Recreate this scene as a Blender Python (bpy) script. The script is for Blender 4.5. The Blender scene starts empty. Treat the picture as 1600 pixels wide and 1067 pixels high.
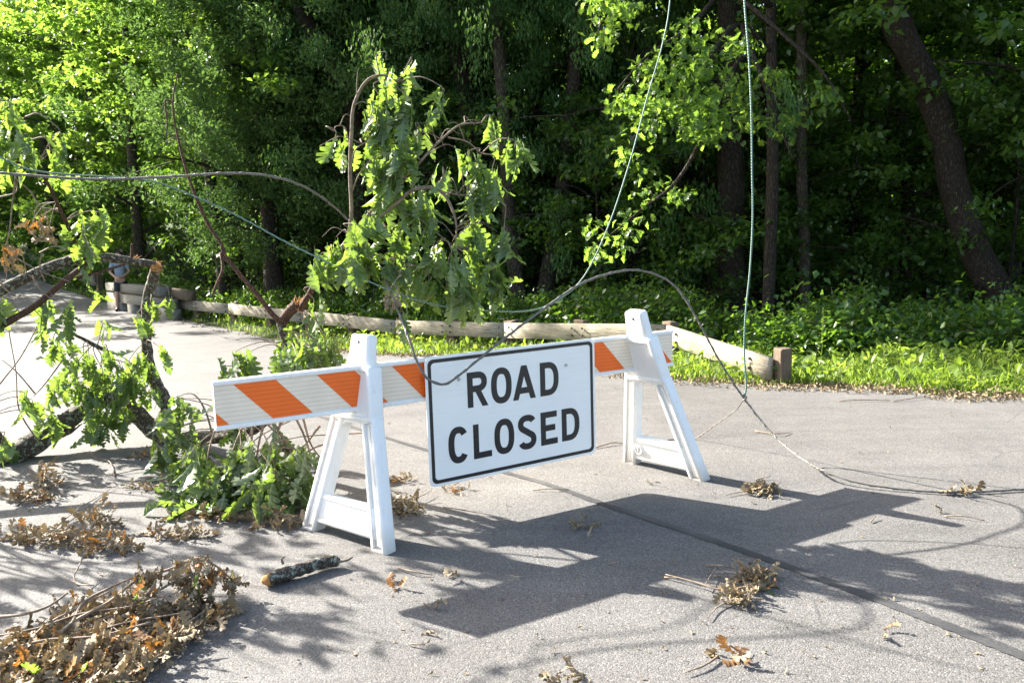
import bpy, bmesh, math, random
import numpy as np
from mathutils import Vector, Matrix

random.seed(7)
RNG = np.random.default_rng(11)
sc = bpy.context.scene
COL = sc.collection

# ------------------------------------------------------------------ camera, sky, sun, exposure
FPX, PITCH, ROLL, HCAM = 1250.0, .12, .02, 1.61
cp, sp, cr, sr = math.cos(PITCH), math.sin(PITCH), math.cos(ROLL), math.sin(ROLL)
FW = np.array([0, cp, -sp]); U0 = np.array([0, sp, cp]); R0 = np.array([1., 0, 0])
RT = cr*R0 - sr*U0
UP = sr*R0 + cr*U0
CAM = np.array([0, 0, HCAM])
cam_d = bpy.data.cameras.new('camera')
cam_d.sensor_width = 36; cam_d.lens = FPX/1600*36; cam_d.clip_end = 600; cam_d.clip_start = .05
cam = bpy.data.objects.new('camera', cam_d); COL.objects.link(cam)
m = Matrix.Identity(4)
for i, v in enumerate((RT, UP, -FW)):
    for j in range(3): m[j][i] = v[j]
m[2][3] = HCAM
cam.matrix_world = m
sc.camera = cam
cam_d.dof.use_dof = True; cam_d.dof.focus_distance = 5.6; cam_d.dof.aperture_fstop = 9.0

SUN_AZ, SUN_EL = 2.596, .548          # from +x, counter-clockwise; radians
world = bpy.data.worlds.new('World'); sc.world = world; world.use_nodes = True
wn = world.node_tree.nodes; wl = world.node_tree.links
bg = wn['Background']; sky = wn.new('ShaderNodeTexSky')
sky.sky_type = 'NISHITA'; sky.sun_disc = False
sky.sun_elevation = SUN_EL; sky.sun_rotation = math.pi/2 - SUN_AZ
sky.air_density = 1.0; sky.dust_density = 3.0; sky.ozone_density = .6
bg.inputs[1].default_value = .086
wl.new(sky.outputs[0], bg.inputs[0])
sd = bpy.data.lights.new('sun', 'SUN'); sd.energy = 4.8; sd.angle = math.radians(.53); sd.color = (1, .945, .86)
sun = bpy.data.objects.new('sun', sd); COL.objects.link(sun)
S = Vector((math.cos(SUN_EL)*math.cos(SUN_AZ), math.cos(SUN_EL)*math.sin(SUN_AZ), math.sin(SUN_EL)))
sun.rotation_euler = S.to_track_quat('Z', 'Y').to_euler(); sun.location = S*40
sc.view_settings.view_transform = 'Standard'; sc.view_settings.look = 'None'
sc.view_settings.gamma = 1; sc.view_settings.use_curve_mapping = False
sc.view_settings.exposure = 2.50
sc.render.engine = 'CYCLES'
sc.cycles.max_bounces = 7; sc.cycles.diffuse_bounces = 4; sc.cycles.transmission_bounces = 4
sc.cycles.glossy_bounces = 2; sc.cycles.transparent_max_bounces = 4
sc.cycles.sample_clamp_indirect = 6; sc.cycles.use_denoising = True
sc.cycles.caustics_reflective = False; sc.cycles.caustics_refractive = False

# ------------------------------------------------------------------ terrain
ZK = np.array([[-60, 0], [9.6, 0], [12, -.09], [14, -.22], [17, -.25], [21, -.2], [25, -.08], [29, .45], [36, 1.15], [50, 2.3], [80, 4.2], [140, 8], [400, 14]])
def hz(x, y):
    z = np.interp(y, ZK[:, 0], ZK[:, 1])
    z2 = np.interp(np.asarray(y)-1.0, ZK[:, 0], ZK[:, 1]); z3 = np.interp(np.asarray(y)+1.0, ZK[:, 0], ZK[:, 1])
    return (z*2+z2+z3)/4
def ray(px, py): return FW + RT*(px-800)/FPX + UP*(533.5-py)/FPX
def at(px, py, Y):
    r = ray(px, py); return CAM + r*(Y/r[1])
def G(px, py, lift=0.):
    r = ray(px, py); t = 1.5
    while t < 90:
        P = CAM + r*t
        if P[2] < hz(P[0], P[1]) + lift:
            lo, hi = t-.1, t
            for _ in range(14):
                mid = (lo+hi)/2; P = CAM + r*mid
                if P[2] < hz(P[0], P[1]) + lift: hi = mid
                else: lo = mid
            return CAM + r*hi
        t += .1
    return P
EDGE = [G(x, y) for x, y in ((1600, 622), (1400, 612), (1230, 607), (1060, 597), (860, 576), (700, 560), (597, 556), (500, 545), (418, 530), (371, 519), (270, 498), (200, 482), (135, 465), (67, 441), (17, 414))]
EDGE = [np.array([40, 7.2, 0]), np.array([12, 8.2, 0])] + EDGE + [np.array([-42, 48, 0]), np.array([-75, 62, 0])]
EDGE = np.array([[e[0], e[1]] for e in EDGE])
def edge_d(x, y):
    """signed distance beyond the road edge (positive = woods side)"""
    x = np.asarray(x, float); y = np.asarray(y, float)
    best = np.full(x.shape, 1e9); sgn = np.ones(x.shape)
    for a, b in zip(EDGE[:-1], EDGE[1:]):
        d = b-a; L2 = d@d
        t = np.clip(((x-a[0])*d[0]+(y-a[1])*d[1])/L2, 0, 1)
        qx = a[0]+t*d[0]; qy = a[1]+t*d[1]
        dd = np.hypot(x-qx, y-qy)
        s = np.where((d[0]*(y-a[1])-d[1]*(x-a[0])) < 0, 1, -1)
        k = dd < best
        best = np.where(k, dd, best); sgn = np.where(k, s, sgn)
    return best*sgn
def hg(x, y):
    """ground height including the verge and the forest floor"""
    d = edge_d(x, y)
    base = hz(x, y)
    bump = .05*np.sin(np.asarray(x)*.9+1.3)*np.sin(np.asarray(y)*.8) + .03*np.sin(np.asarray(x)*2.7)*np.cos(np.asarray(y)*2.3+.6)
    return base + np.where(d > 0, .03*np.clip(d/.4, 0, 1) + bump*np.clip(d/2, 0, 1), np.clip(d*.4, -.12, 0))

# ------------------------------------------------------------------ material helpers
def mat(name):
    m = bpy.data.materials.new(name); m.use_nodes = True
    nt = m.node_tree; nt.nodes.clear()
    return m, nt
class NT:
    def __init__(s, name):
        s.m, s.nt = mat(name); s.out = s.n('ShaderNodeOutputMaterial')
    def n(s, t, **kw):
        nd = s.nt.nodes.new(t)
        for k, v in kw.items():
            if k.startswith('i_'):
                nm = k[2:].replace('_', ' ')
                nd.inputs[nm].default_value = v
            else: setattr(nd, k, v)
        return nd
    def l(s, a, b): s.nt.links.new(a, b)
    def coord(s, scale=(1, 1, 1), kind='Object'):
        tc = s.n('ShaderNodeTexCoord'); mp = s.n('ShaderNodeMapping'); mp.inputs['Scale'].default_value = scale
        s.l(tc.outputs[kind], mp.inputs[0]); return mp.outputs[0]
    def noise(s, vec, scale, detail=4, rough=.6, dist=0):
        n = s.n('ShaderNodeTexNoise'); n.inputs['Scale'].default_value = scale; n.inputs['Detail'].default_value = detail
        n.inputs['Roughness'].default_value = rough; n.inputs['Distortion'].default_value = dist
        s.l(vec, n.inputs['Vector']); return n.outputs['Fac']
    def vor(s, vec, scale, feat='F1', out='Distance'):
        n = s.n('ShaderNodeTexVoronoi'); n.feature = feat; n.inputs['Scale'].default_value = scale
        s.l(vec, n.inputs['Vector']); return n.outputs[out]
    def ramp(s, fac, stops):
        r = s.n('ShaderNodeValToRGB'); e = r.color_ramp.elements
        while len(e) < len(stops): e.new(.5)
        for k, (p, c) in enumerate(stops):
            e[k].position = p; e[k].color = (*c, 1) if len(c) == 3 else c
        s.l(fac, r.inputs[0]); return r.outputs[0]
    def mix(s, fac, a, b, mode='MIX'):
        x = s.n('ShaderNodeMix'); x.data_type = 'RGBA'; x.blend_type = mode
        for i, v in ((0, fac), (6, a), (7, b)):
            if hasattr(v, 'is_output'): s.l(v, x.inputs[i])
            elif i == 0: x.inputs[0].default_value = v
            else: x.inputs[i].default_value = (*v, 1)
        return x.outputs[2]
    def math(s, op, a, b=0.):
        x = s.n('ShaderNodeMath'); x.operation = op
        for i, v in ((0, a), (1, b)):
            if hasattr(v, 'is_output'): s.l(v, x.inputs[i])
            else: x.inputs[i].default_value = v
        return x.outputs[0]
    def bump(s, h, strength=.5, dist=.01):
        b = s.n('ShaderNodeBump'); b.inputs['Strength'].default_value = strength; b.inputs['Distance'].default_value = dist
        s.l(h, b.inputs['Height']); return b.outputs[0]
    def bsdf(s, col, rough=.6, normal=None, spec=.5, metallic=0., finish=True):
        p = s.n('ShaderNodeBsdfPrincipled')
        for nm, v in (('Base Color', col), ('Roughness', rough), ('Metallic', metallic), ('Specular IOR Level', spec)):
            if hasattr(v, 'is_output'): s.l(v, p.inputs[nm])
            else: p.inputs[nm].default_value = (*v, 1) if isinstance(v, tuple) else v
        if normal: s.l(normal, p.inputs['Normal'])
        if finish: s.l(p.outputs[0], s.out.inputs[0])
        return p.outputs[0]

def leaf_mat(name, dark, mid, pale_under, trans, tmix=.42, rough=.42, spec=.35, attr=True, veins=False):
    t = NT(name)
    oi = t.n('ShaderNodeObjectInfo')
    rnd = oi.outputs['Random']
    if attr:
        at_ = t.n('ShaderNodeAttribute'); at_.attribute_name = 'tone'
        f = t.math('ADD', t.math('MULTIPLY', at_.outputs['Fac'], .75), t.math('MULTIPLY', rnd, .25))
    else: f = rnd
    col = t.ramp(f, [(0, dark), (1, mid)])
    tr = t.ramp(f, [(0, tuple(c*.75 for c in trans)), (1, trans)])
    geo = t.n('ShaderNodeNewGeometry')
    col = t.mix(geo.outputs['Backfacing'], col, pale_under)
    if veins:
        ax = t.n('ShaderNodeAttribute'); ax.attribute_name = 'lx'; ay = t.n('ShaderNodeAttribute'); ay.attribute_name = 'ly'
        x_ = t.math('ABSOLUTE', ax.outputs['Fac']); y_ = ay.outputs['Fac']
        rib = t.math('LESS_THAN', x_, .014)
        ph = t.math('FRACT', t.math('SUBTRACT', t.math('MULTIPLY', y_, 7.), t.math('MULTIPLY', x_, 5.5)))
        sd_ = t.math('LESS_THAN', ph, .13)
        vv = t.math('MAXIMUM', rib, t.math('MULTIPLY', sd_, .55))
        col = t.mix(t.math('MULTIPLY', vv, .6), col, tuple(min(1, c*1.9+.03) for c in pale_under))
    p = t.bsdf(col, rough, None, spec, finish=False)
    tb = t.n('ShaderNodeBsdfTranslucent'); t.l(tr, tb.inputs[0])
    mx = t.n('ShaderNodeMixShader'); mx.inputs[0].default_value = tmix
    t.l(p, mx.inputs[1]); t.l(tb.outputs[0], mx.inputs[2]); t.l(mx.outputs[0], t.out.inputs[0])
    return t.m

M = {}
M['oak_leaf'] = leaf_mat('oak_leaf', (.040, .085, .020), (.075, .135, .032), (.135, .185, .095), (.29, .45, .05), .38, .45, .35, veins=True)
M['oak_leaf_bough'] = leaf_mat('oak_leaf_bough', (.035, .078, .022), (.07, .125, .035), (.15, .195, .11), (.27, .41, .05), .34, .42, .4, veins=True)
M['maple_leaf'] = leaf_mat('maple_leaf', (.030, .078, .016), (.080, .150, .030), (.085, .145, .045), (.24, .45, .03), .42, .3, .6)
M['bright_leaf'] = leaf_mat('bright_leaf', (.030, .075, .014), (.075, .14, .026), (.09, .15, .045), (.33, .55, .06), .52, .4, .4)
M['cedar_leaf'] = leaf_mat('cedar_leaf', (.040, .088, .026), (.09, .165, .050), (.085, .15, .05), (.18, .32, .06), .28, .6, .12)
M['spruce_leaf'] = leaf_mat('spruce_leaf', (.022, .060, .016), (.055, .120, .030), (.05, .105, .03), (.14, .26, .04), .24, .6, .12)
M['shrub_leaf'] = leaf_mat('shrub_leaf', (.026, .066, .013), (.062, .125, .022), (.07, .12, .035), (.22, .41, .03), .40, .32, .55)
M['grass'] = leaf_mat('grass', (.07, .12, .02), (.13, .19, .035), (.12, .18, .03), (.34, .50, .05), .45, .5, .3)
M['dead_leaf'] = leaf_mat('dead_leaf', (.115, .085, .045), (.29, .23, .145), (.25, .20, .13), (.24, .16, .06), .12, .65, .2)
M['rust_leaf'] = leaf_mat('rust_leaf', (.15, .09, .035), (.32, .17, .05), (.24, .14, .07), (.42, .18, .03), .25, .55, .3)

def bark(name, c1, c2, c3, scale=1., lich=.5):
    t = NT(name)
    v = t.coord((7*scale, 7*scale, 1.6*scale)); v2 = t.coord((1, 1, 1))
    n = t.noise(v, 3.2, 8, .7, .6); b = t.vor(v, 4.5, 'DISTANCE_TO_EDGE')
    col = t.ramp(n, [(.3, c1), (.65, c2)])
    cr_ = t.math('MULTIPLY', b, 3.0)
    col = t.mix(t.math('MINIMUM', cr_, 1.), tuple(c*.45 for c in c1), col)
    li = t.noise(v2, 11*scale, 6, .7)
    col = t.mix(t.ramp(li, [(1-lich-.02, (0, 0, 0)), (1-lich+.06, (1, 1, 1))]), col, c3)
    h = t.math('ADD', t.math('MULTIPLY', t.math('MINIMUM', cr_, 1.), .6), t.math('MULTIPLY', n, .7))
    t.bsdf(col, .85, t.bump(h, .9, .02/scale), .2)
    return t.m
M['bark_dark'] = bark('bark_dark', (.035, .027, .02), (.085, .066, .05), (.07, .075, .05), 1, .32)
M['bark_grey'] = bark('bark_grey', (.06, .048, .036), (.16, .13, .10), (.14, .14, .11), 1, .35)
M['bark_lichen'] = bark('bark_lichen', (.07, .055, .04), (.17, .14, .11), (.27, .29, .24), 3.0, .46)
M['bark_red'] = bark('bark_red', (.085, .045, .03), (.19, .115, .08), (.24, .20, .16), 4, .36)
def twigm():
    t = NT('twig'); v = t.coord(); n = t.noise(v, 25, 4)
    t.bsdf(t.ramp(n, [(.3, (.12, .085, .06)), (.7, (.28, .225, .17))]), .75, t.bump(n, .4, .004), .25); return t.m
M['twig'] = twigm()
def splint():
    t = NT('raw_wood'); v = t.coord((1, 1, 1)); n = t.noise(v, 55, 4, .7)
    t.bsdf(t.ramp(n, [(.3, (.30, .12, .035)), (.55, (.52, .27, .10)), (.75, (.62, .42, .22))]), .8, t.bump(n, .8, .01), .2); return t.m
M['raw_wood'] = splint()

# ------------------------------------------------------------------ mesh helpers
def mesh_np(name, V, Q=None, T=None, mats=(), mi=None, tone=None, smooth=True, lxy=None):
    me = bpy.data.meshes.new(name)
    V = np.asarray(V, np.float32).reshape(-1, 3)
    Q = np.zeros((0, 4), np.int32) if Q is None or len(Q) == 0 else np.asarray(Q, np.int32)
    T = np.zeros((0, 3), np.int32) if T is None or len(T) == 0 else np.asarray(T, np.int32)
    nl = Q.size + T.size; nf = len(Q)+len(T)
    me.vertices.add(len(V)); me.vertices.foreach_set('co', V.ravel())
    me.loops.add(nl); me.loops.foreach_set('vertex_index', np.concatenate([Q.ravel(), T.ravel()]).astype(np.int32))
    me.polygons.add(nf)
    tot = np.concatenate([np.full(len(Q), 4), np.full(len(T), 3)]).astype(np.int32)
    st = np.concatenate([[0], np.cumsum(tot)[:-1]]).astype(np.int32) if nf else np.zeros(0, np.int32)
    me.polygons.foreach_set('loop_start', st)
    if smooth: me.polygons.foreach_set('use_smooth', np.ones(nf, bool))
    if mi is not None: me.polygons.foreach_set('material_index', np.asarray(mi, np.int32))
    for m_ in mats: me.materials.append(m_)
    if tone is not None:
        a = me.attributes.new('tone', 'FLOAT', 'POINT'); a.data.foreach_set('value', np.asarray(tone, np.float32))
    if lxy is not None:
        for nm_, c_ in (('lx', 0), ('ly', 1)):
            a = me.attributes.new(nm_, 'FLOAT', 'POINT'); a.data.foreach_set('value', np.ascontiguousarray(lxy[:, c_], np.float32))
    me.update(calc_edges=True)
    return me
def link(name, me, parent=None, label=None, cat=None, group=None, kind=None):
    o = bpy.data.objects.new(name, me); COL.objects.link(o)
    if parent is not None: o.parent = parent
    for k, v in (('label', label), ('category', cat), ('group', group), ('kind', kind)):
        if v: o[k] = v
    return o
def thing(name, label, cat, loc=(0, 0, 0), group=None):
    o = bpy.data.objects.new(name, None); COL.objects.link(o); o.location = loc
    o.empty_display_size = .2
    o['label'] = label; o['category'] = cat
    if group: o['group'] = group
    return o
def catmull(P, n=8):
    P = np.asarray(P, float)
    if len(P) < 3:
        return np.array([P[0]*(1-t)+P[-1]*t for t in np.linspace(0, 1, n+1)])
    Q = np.vstack([2*P[0]-P[1], P, 2*P[-1]-P[-2]]); out = []
    for i in range(1, len(Q)-2):
        for t in np.linspace(0, 1, n, endpoint=False):
            a, b, c, d = Q[i-1:i+3]
            out.append(.5*((2*b)+(-a+c)*t+(2*a-5*b+4*c-d)*t*t+(-a+3*b-3*c+d)*t**3))
    out.append(P[-1]); return np.array(out)
class Bag:
    """collects tubes and pieces into one mesh"""
    def __init__(s): s.V = []; s.Q = []; s.T = []; s.mi = []; s.mt = []; s.n = 0
    def add(s, V, Q=(), T=(), mi=0):
        Q = np.asarray(Q, int).reshape(-1, 4); T = np.asarray(T, int).reshape(-1, 3)
        s.V.append(np.asarray(V, float)); s.Q.append(Q+s.n); s.T.append(T+s.n)
        s.mi += [mi]*len(Q); s.mt += [mi]*len(T); s.n += len(V)
    def tube(s, P, r0, r1=None, sides=6, wob=0., mi=0, n=6, radii=None, smooth=True, cap=True):
        pts = catmull(P, n) if smooth else np.asarray(P, float)
        k = len(pts)
        if radii is not None:
            rr = np.interp(np.linspace(0, 1, k), np.linspace(0, 1, len(radii)), radii)
        else: rr = np.linspace(r0, r0 if r1 is None else r1, k)
        if wob: rr = rr*(1+wob*RNG.standard_normal(k)*.5)
        tg = np.gradient(pts, axis=0); tg /= np.linalg.norm(tg, axis=1)[:, None]+1e-9
        u = np.cross(tg[0], [0, 0, 1.]);
        if np.linalg.norm(u) < .1: u = np.cross(tg[0], [0, 1., 0])
        u /= np.linalg.norm(u)
        V = []
        for i in range(k):
            u = u-tg[i]*(u@tg[i]); u /= np.linalg.norm(u)+1e-9; w = np.cross(tg[i], u)
            for j in range(sides):
                a = 2*math.pi*j/sides
                rj = rr[i]*(1+(wob*RNG.uniform(-.6, .6) if wob else 0))
                V.append(pts[i]+rj*(math.cos(a)*u+math.sin(a)*w))
        Q = [[i*sides+j, i*sides+(j+1) % sides, (i+1)*sides+(j+1) % sides, (i+1)*sides+j] for i in range(k-1) for j in range(sides)]
        T = []
        if cap:
            V += [pts[0], pts[-1]]; a = len(V)-2
            T = [[a, (j+1) % sides, j] for j in range(sides)] + [[a+1, (k-1)*sides+j, (k-1)*sides+(j+1) % sides] for j in range(sides)]
        s.add(V, Q, T, mi)
    def mesh(s, name, mats, smooth=True, tone=None):
        return mesh_np(name, np.vstack(s.V), np.vstack(s.Q), np.vstack(s.T), mats, s.mi+s.mt, tone, smooth)
def box_bm(bm, x0, x1, y0, y1, z0, z1):
    vs = [bm.verts.new((x, y, z)) for z in (z0, z1) for x, y in ((x0, y0), (x1, y0), (x1, y1), (x0, y1))]
    for f in ((3, 2, 1, 0), (4, 5, 6, 7), (0, 1, 5, 4), (1, 2, 6, 5), (2, 3, 7, 6), (3, 0, 4, 7)): bm.faces.new([vs[i] for i in f])
def bm_mesh(bm, name, mt, bevel=0, seg=2, smooth=False):
    if bevel: bmesh.ops.bevel(bm, geom=[e for e in bm.edges], offset=bevel, segments=seg, profile=.6, affect='EDGES', clamp_overlap=True)
    me = bpy.data.meshes.new(name); bmesh.ops.recalc_face_normals(bm, faces=bm.faces); bm.to_mesh(me); bm.free()
    me.materials.append(mt)
    if smooth: me.polygons.foreach_set('use_smooth', [True]*len(me.polygons))
    return me

# ------------------------------------------------------------------ ground and road
def grid_mesh(name, xs, ys, zf, mt):
    X, Y = np.meshgrid(xs, ys); Z = zf(X, Y)
    V = np.stack([X, Y, Z], -1).reshape(-1, 3); nx = len(xs)
    i = np.arange(len(ys)-1)[:, None]*nx+np.arange(nx-1)[None]
    Q = np.stack([i, i+1, i+nx+1, i+nx], -1).reshape(-1, 4)
    return mesh_np(name, V, Q, mats=[mt])
t = NT('forest_floor'); v = t.coord(); n = t.noise(v, 3, 6, .7); n2 = t.noise(v, 45, 5, .7)
c = t.ramp(n2, [(.3, (.02, .016, .010)), (.5, (.05, .04, .025)), (.7, (.09, .07, .045))])
c = t.mix(t.ramp(n, [(.38, (0, 0, 0)), (.52, (1, 1, 1))]), c, t.ramp(n2, [(.3, (.015, .035, .008)), (.7, (.05, .10, .02))]))
t.bsdf(c, .9, t.bump(n2, .9, .03), .1); M['floor'] = t.m
xs = np.unique(np.concatenate([np.linspace(-300, -60, 13), np.linspace(-60, -20, 60), np.linspace(-20, 16, 130), np.linspace(16, 60, 30), np.linspace(60, 300, 10)]))
ys = np.unique(np.concatenate([np.linspace(-60, 0, 12), np.linspace(0, 6, 10), np.linspace(6, 30, 110), np.linspace(30, 70, 40), np.linspace(70, 400, 20)]))
link('ground', grid_mesh('ground', xs, ys, hg, M['floor']), kind='structure')

t = NT('asphalt'); v = t.coord((1, 1, 1)); vs = t.coord((1, .35, 1))
grain = t.vor(v, 165, 'F1', 'Color'); gd = t.vor(v, 165)
gb = t.n('ShaderNodeSeparateColor'); t.l(grain, gb.inputs[0])
fine = t.noise(v, 90, 4, .8); mid = t.noise(v, 2.2, 6, .65); big = t.noise(vs, .55, 4, .55)
base = t.ramp(gb.outputs[0], [(0, (.060, .060, .061)), (.25, (.102, .101, .100)), (.8, (.136, .135, .132)), (.97, (.168, .167, .162)), (1, (.24, .238, .23))])
base = t.mix(t.ramp(fine, [(.34, (.8, .8, .8)), (.43, (0, 0, 0))]), base, (.065, .065, .067))
base = t.mix(.75, base, t.ramp(mid, [(.3, (.86, .86, .87)), (.7, (1.13, 1.12, 1.10))]), 'MULTIPLY')
base = t.mix(.9, base, t.ramp(big, [(.3, (.90, .88, .86)), (.55, (1.0, .985, .965)), (.75, (1.08, 1.055, 1.03))]), 'MULTIPLY')
st = t.noise(t.coord((.5, 3.2, 1)), 1.5, 5, .7)
base = t.mix(.55, base, t.ramp(st, [(.40, (.84, .82, .80)), (.6, (1.05, 1.04, 1.03))]), 'MULTIPLY')
sub = t.math('SUBTRACT', t.math('MULTIPLY', fine, .8), t.math('MULTIPLY', gd, .9))
stn = t.noise(v, .9, 7, .75, .8)
base = t.mix(.6, base, t.ramp(stn, [(.36, (.80, .795, .79)), (.50, (1, 1, 1)), (.66, (1.06, 1.05, 1.04))]), 'MULTIPLY')
ck = t.vor(t.mix(.12, v, t.n('ShaderNodeTexNoise').outputs['Color'], 'ADD'), .55, 'DISTANCE_TO_EDGE')
base = t.mix(t.math('MULTIPLY', t.ramp(ck, [(.0, (1, 1, 1)), (.006, (0, 0, 0))]), t.ramp(mid, [(.5, (0, 0, 0)), (.6, (.55, .55, .55))])), base, (.045, .045, .047))
t.bsdf(base, .84, t.bump(sub, .42, .006), .3); M['asphalt'] = t.m
# road sheet: clipped to the edge line, with an uneven rim
def road_mesh():
    ue = catmull(np.c_[EDGE, np.zeros(len(EDGE))], 14)[:, :2]
    wob = np.interp(np.arange(len(ue)), np.arange(0, len(ue), 2), RNG.normal(0, .035, len(np.arange(0, len(ue), 2))))
    tg = np.gradient(ue, axis=0); tg /= np.linalg.norm(tg, axis=1)[:, None]; nn = np.c_[-tg[:, 1], tg[:, 0]]
    inner_dir = nn
    V = []; rows = []
    offs = [0, .15, .5, 1, 1.8, 3, 4.5, 6.5, 9, 12, 16]
    # far side is straight lines toward a pivot behind the camera-left
    for k, p in enumerate(ue):
        row = []
        piv = np.array([-16., -14.]) if p[0] > -10 else np.array([-16., -14.])
        d = piv-p; L = np.linalg.norm(d); d /= L
        width = L if p[1] < 26 else max(8.0, L*(1-min(1, (p[1]-26)/8.)))
        for o_ in np.concatenate([[0, .01, .03], np.linspace(.06, 1, 40)]):
            q = p + d*o_*width + nn[k]*0
            if o_ == 0: q = q + inner_dir[k]*wob[k]
            row.append(len(V)); V.append([q[0], q[1], float(hz(q[0], q[1]))+.025])
        rows.append(row)
    Q = []
    for a, b in zip(rows[:-1], rows[1:]):
        for i in range(len(a)-1): Q.append([a[i], a[i+1], b[i+1], b[i]])
    return mesh_np('road', V, Q, mats=[M['asphalt']])
link('road', road_mesh(), kind='structure')
RZ = .025
def hr(x, y): return float(hz(x, y))+RZ
# tar seam
t = NT('tar'); v = t.coord(); n = t.noise(v, 70, 4, .7); n2 = t.noise(v, 3, 3)
c = t.mix(t.ramp(n2, [(.4, (0, 0, 0)), (.8, (1, 1, 1))]), t.ramp(n, [(.35, (.030, .030, .032)), (.7, (.055, .055, .057))]), t.ramp(n, [(.3, (.05, .05, .05)), (.7, (.11, .108, .105))]))
t.bsdf(c, .6, t.bump(n, .4, .004), .4); M['tar'] = t.m
def strip(px, wid, z, mt, name):
    P = catmull([G(x, y) for x, y in px], 16); tg = np.gradient(P, axis=0); tg /= np.linalg.norm(tg, axis=1)[:, None]
    N = np.c_[-tg[:, 1], tg[:, 0]]; V = []; k = len(P)
    for i in range(k):
        w = np.interp(i/(k-1), [0, 1], wid)
        a = RNG.uniform(.8, 1.15)*w/2; b = RNG.uniform(.8, 1.15)*w/2
        x, y = P[i][:2]+N[i]*a; V.append([x, y, hr(x, y)+z]); x, y = P[i][:2]-N[i]*b; V.append([x, y, hr(x, y)+z])
    Q = [[2*i, 2*i+1, 2*i+3, 2*i+2] for i in range(k-1)]
    return link(name, mesh_np(name, V, Q, mats=[mt]), kind='structure')
strip([(500, 655), (640, 700), (780, 741), (860, 764), (940, 793), (1080, 840), (1205, 884), (1330, 930), (1440, 972), (1600, 1035), (1760, 1100)], (.045, .075), .004, M['tar'], 'tar_seam')

# ------------------------------------------------------------------ barricade
def plastic(name, c, dirt=(.42, .38, .32), amt=.38):
    t = NT(name); v = t.coord((1, 1, 1)); n = t.noise(v, 9, 6, .75); g = t.noise(v, 120, 3, .6); d = t.noise(t.coord((1, 1, .25)), 30, 5, .75)
    col = t.mix(t.ramp(d, [(.54, (0, 0, 0)), (.80, (amt, amt, amt))]), c, dirt)
    sf = t.noise(t.coord((1, 1, 3)), 55, 3, .55)
    col = t.mix(t.ramp(sf, [(.72, (0, 0, 0)), (.75, (.6, .6, .6))]), col, (.30, .28, .26))
    col = t.mix(t.ramp(n, [(.35, (0, 0, 0)), (.7, (.25, .25, .25))]), col, tuple(x*.86 for x in c))
    zz = t.n('ShaderNodeSeparateXYZ'); t.l(v, zz.inputs[0])
    low = t.ramp(t.math('ADD', zz.outputs[2], t.math('MULTIPLY', n, .08)), [(.03, (.8, .8, .8)), (.20, (0, 0, 0))])
    col = t.mix(low, col, dirt)
    t.bsdf(col, .42, t.bump(g, .15, .002), .45); return t.m
M['white_plastic'] = plastic('white_plastic', (.82, .82, .80))
def sheeting(name, c):
    t = NT(name); v = t.coord(); w = t.n('ShaderNodeTexWave'); w.bands_direction = 'Z'; w.inputs['Scale'].default_value = 14; t.l(v, w.inputs[0])
    w.inputs['Distortion'].default_value = .6; w.inputs['Detail Scale'].default_value = .5
    x = t.vor(t.coord((1, .01, 1)), 320)
    n = t.noise(v, 7, 6, .7)
    col = t.mix(.42, c, t.ramp(w.outputs['Fac'], [(.0, (.78, .74, .68)), (.5, (1, 1, 1)), (1, (1.06, 1.06, 1.06))]), 'MULTIPLY')
    col = t.mix(.35, col, t.ramp(x, [(.1, (1, 1, 1)), (.5, (.78, .78, .78))]), 'MULTIPLY')
    col = t.mix(.5, col, t.ramp(n, [(.3, (.82, .80, .76)), (.6, (1, 1, 1))]), 'MULTIPLY')
    t.bsdf(col, .3, t.bump(w.outputs['Fac'], .12, .003), .5); return t.m
M['orange'] = sheeting('orange_sheeting', (.92, .155, .012)); M['white_sheet'] = sheeting('white_sheeting', (.87, .76, .62))
BX, BY, BYAW, BZ, BTILT = -1.487, 3.913, .565, .72, .009
BL = 3.08
bar = thing('barricade', 'white plastic A-frame barricade with orange striped board and hanging ROAD CLOSED sign', 'barricade', (BX, BY, 0))
bar.rotation_euler = (0, 0, BYAW)
def bframe(z=0): pass
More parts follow.
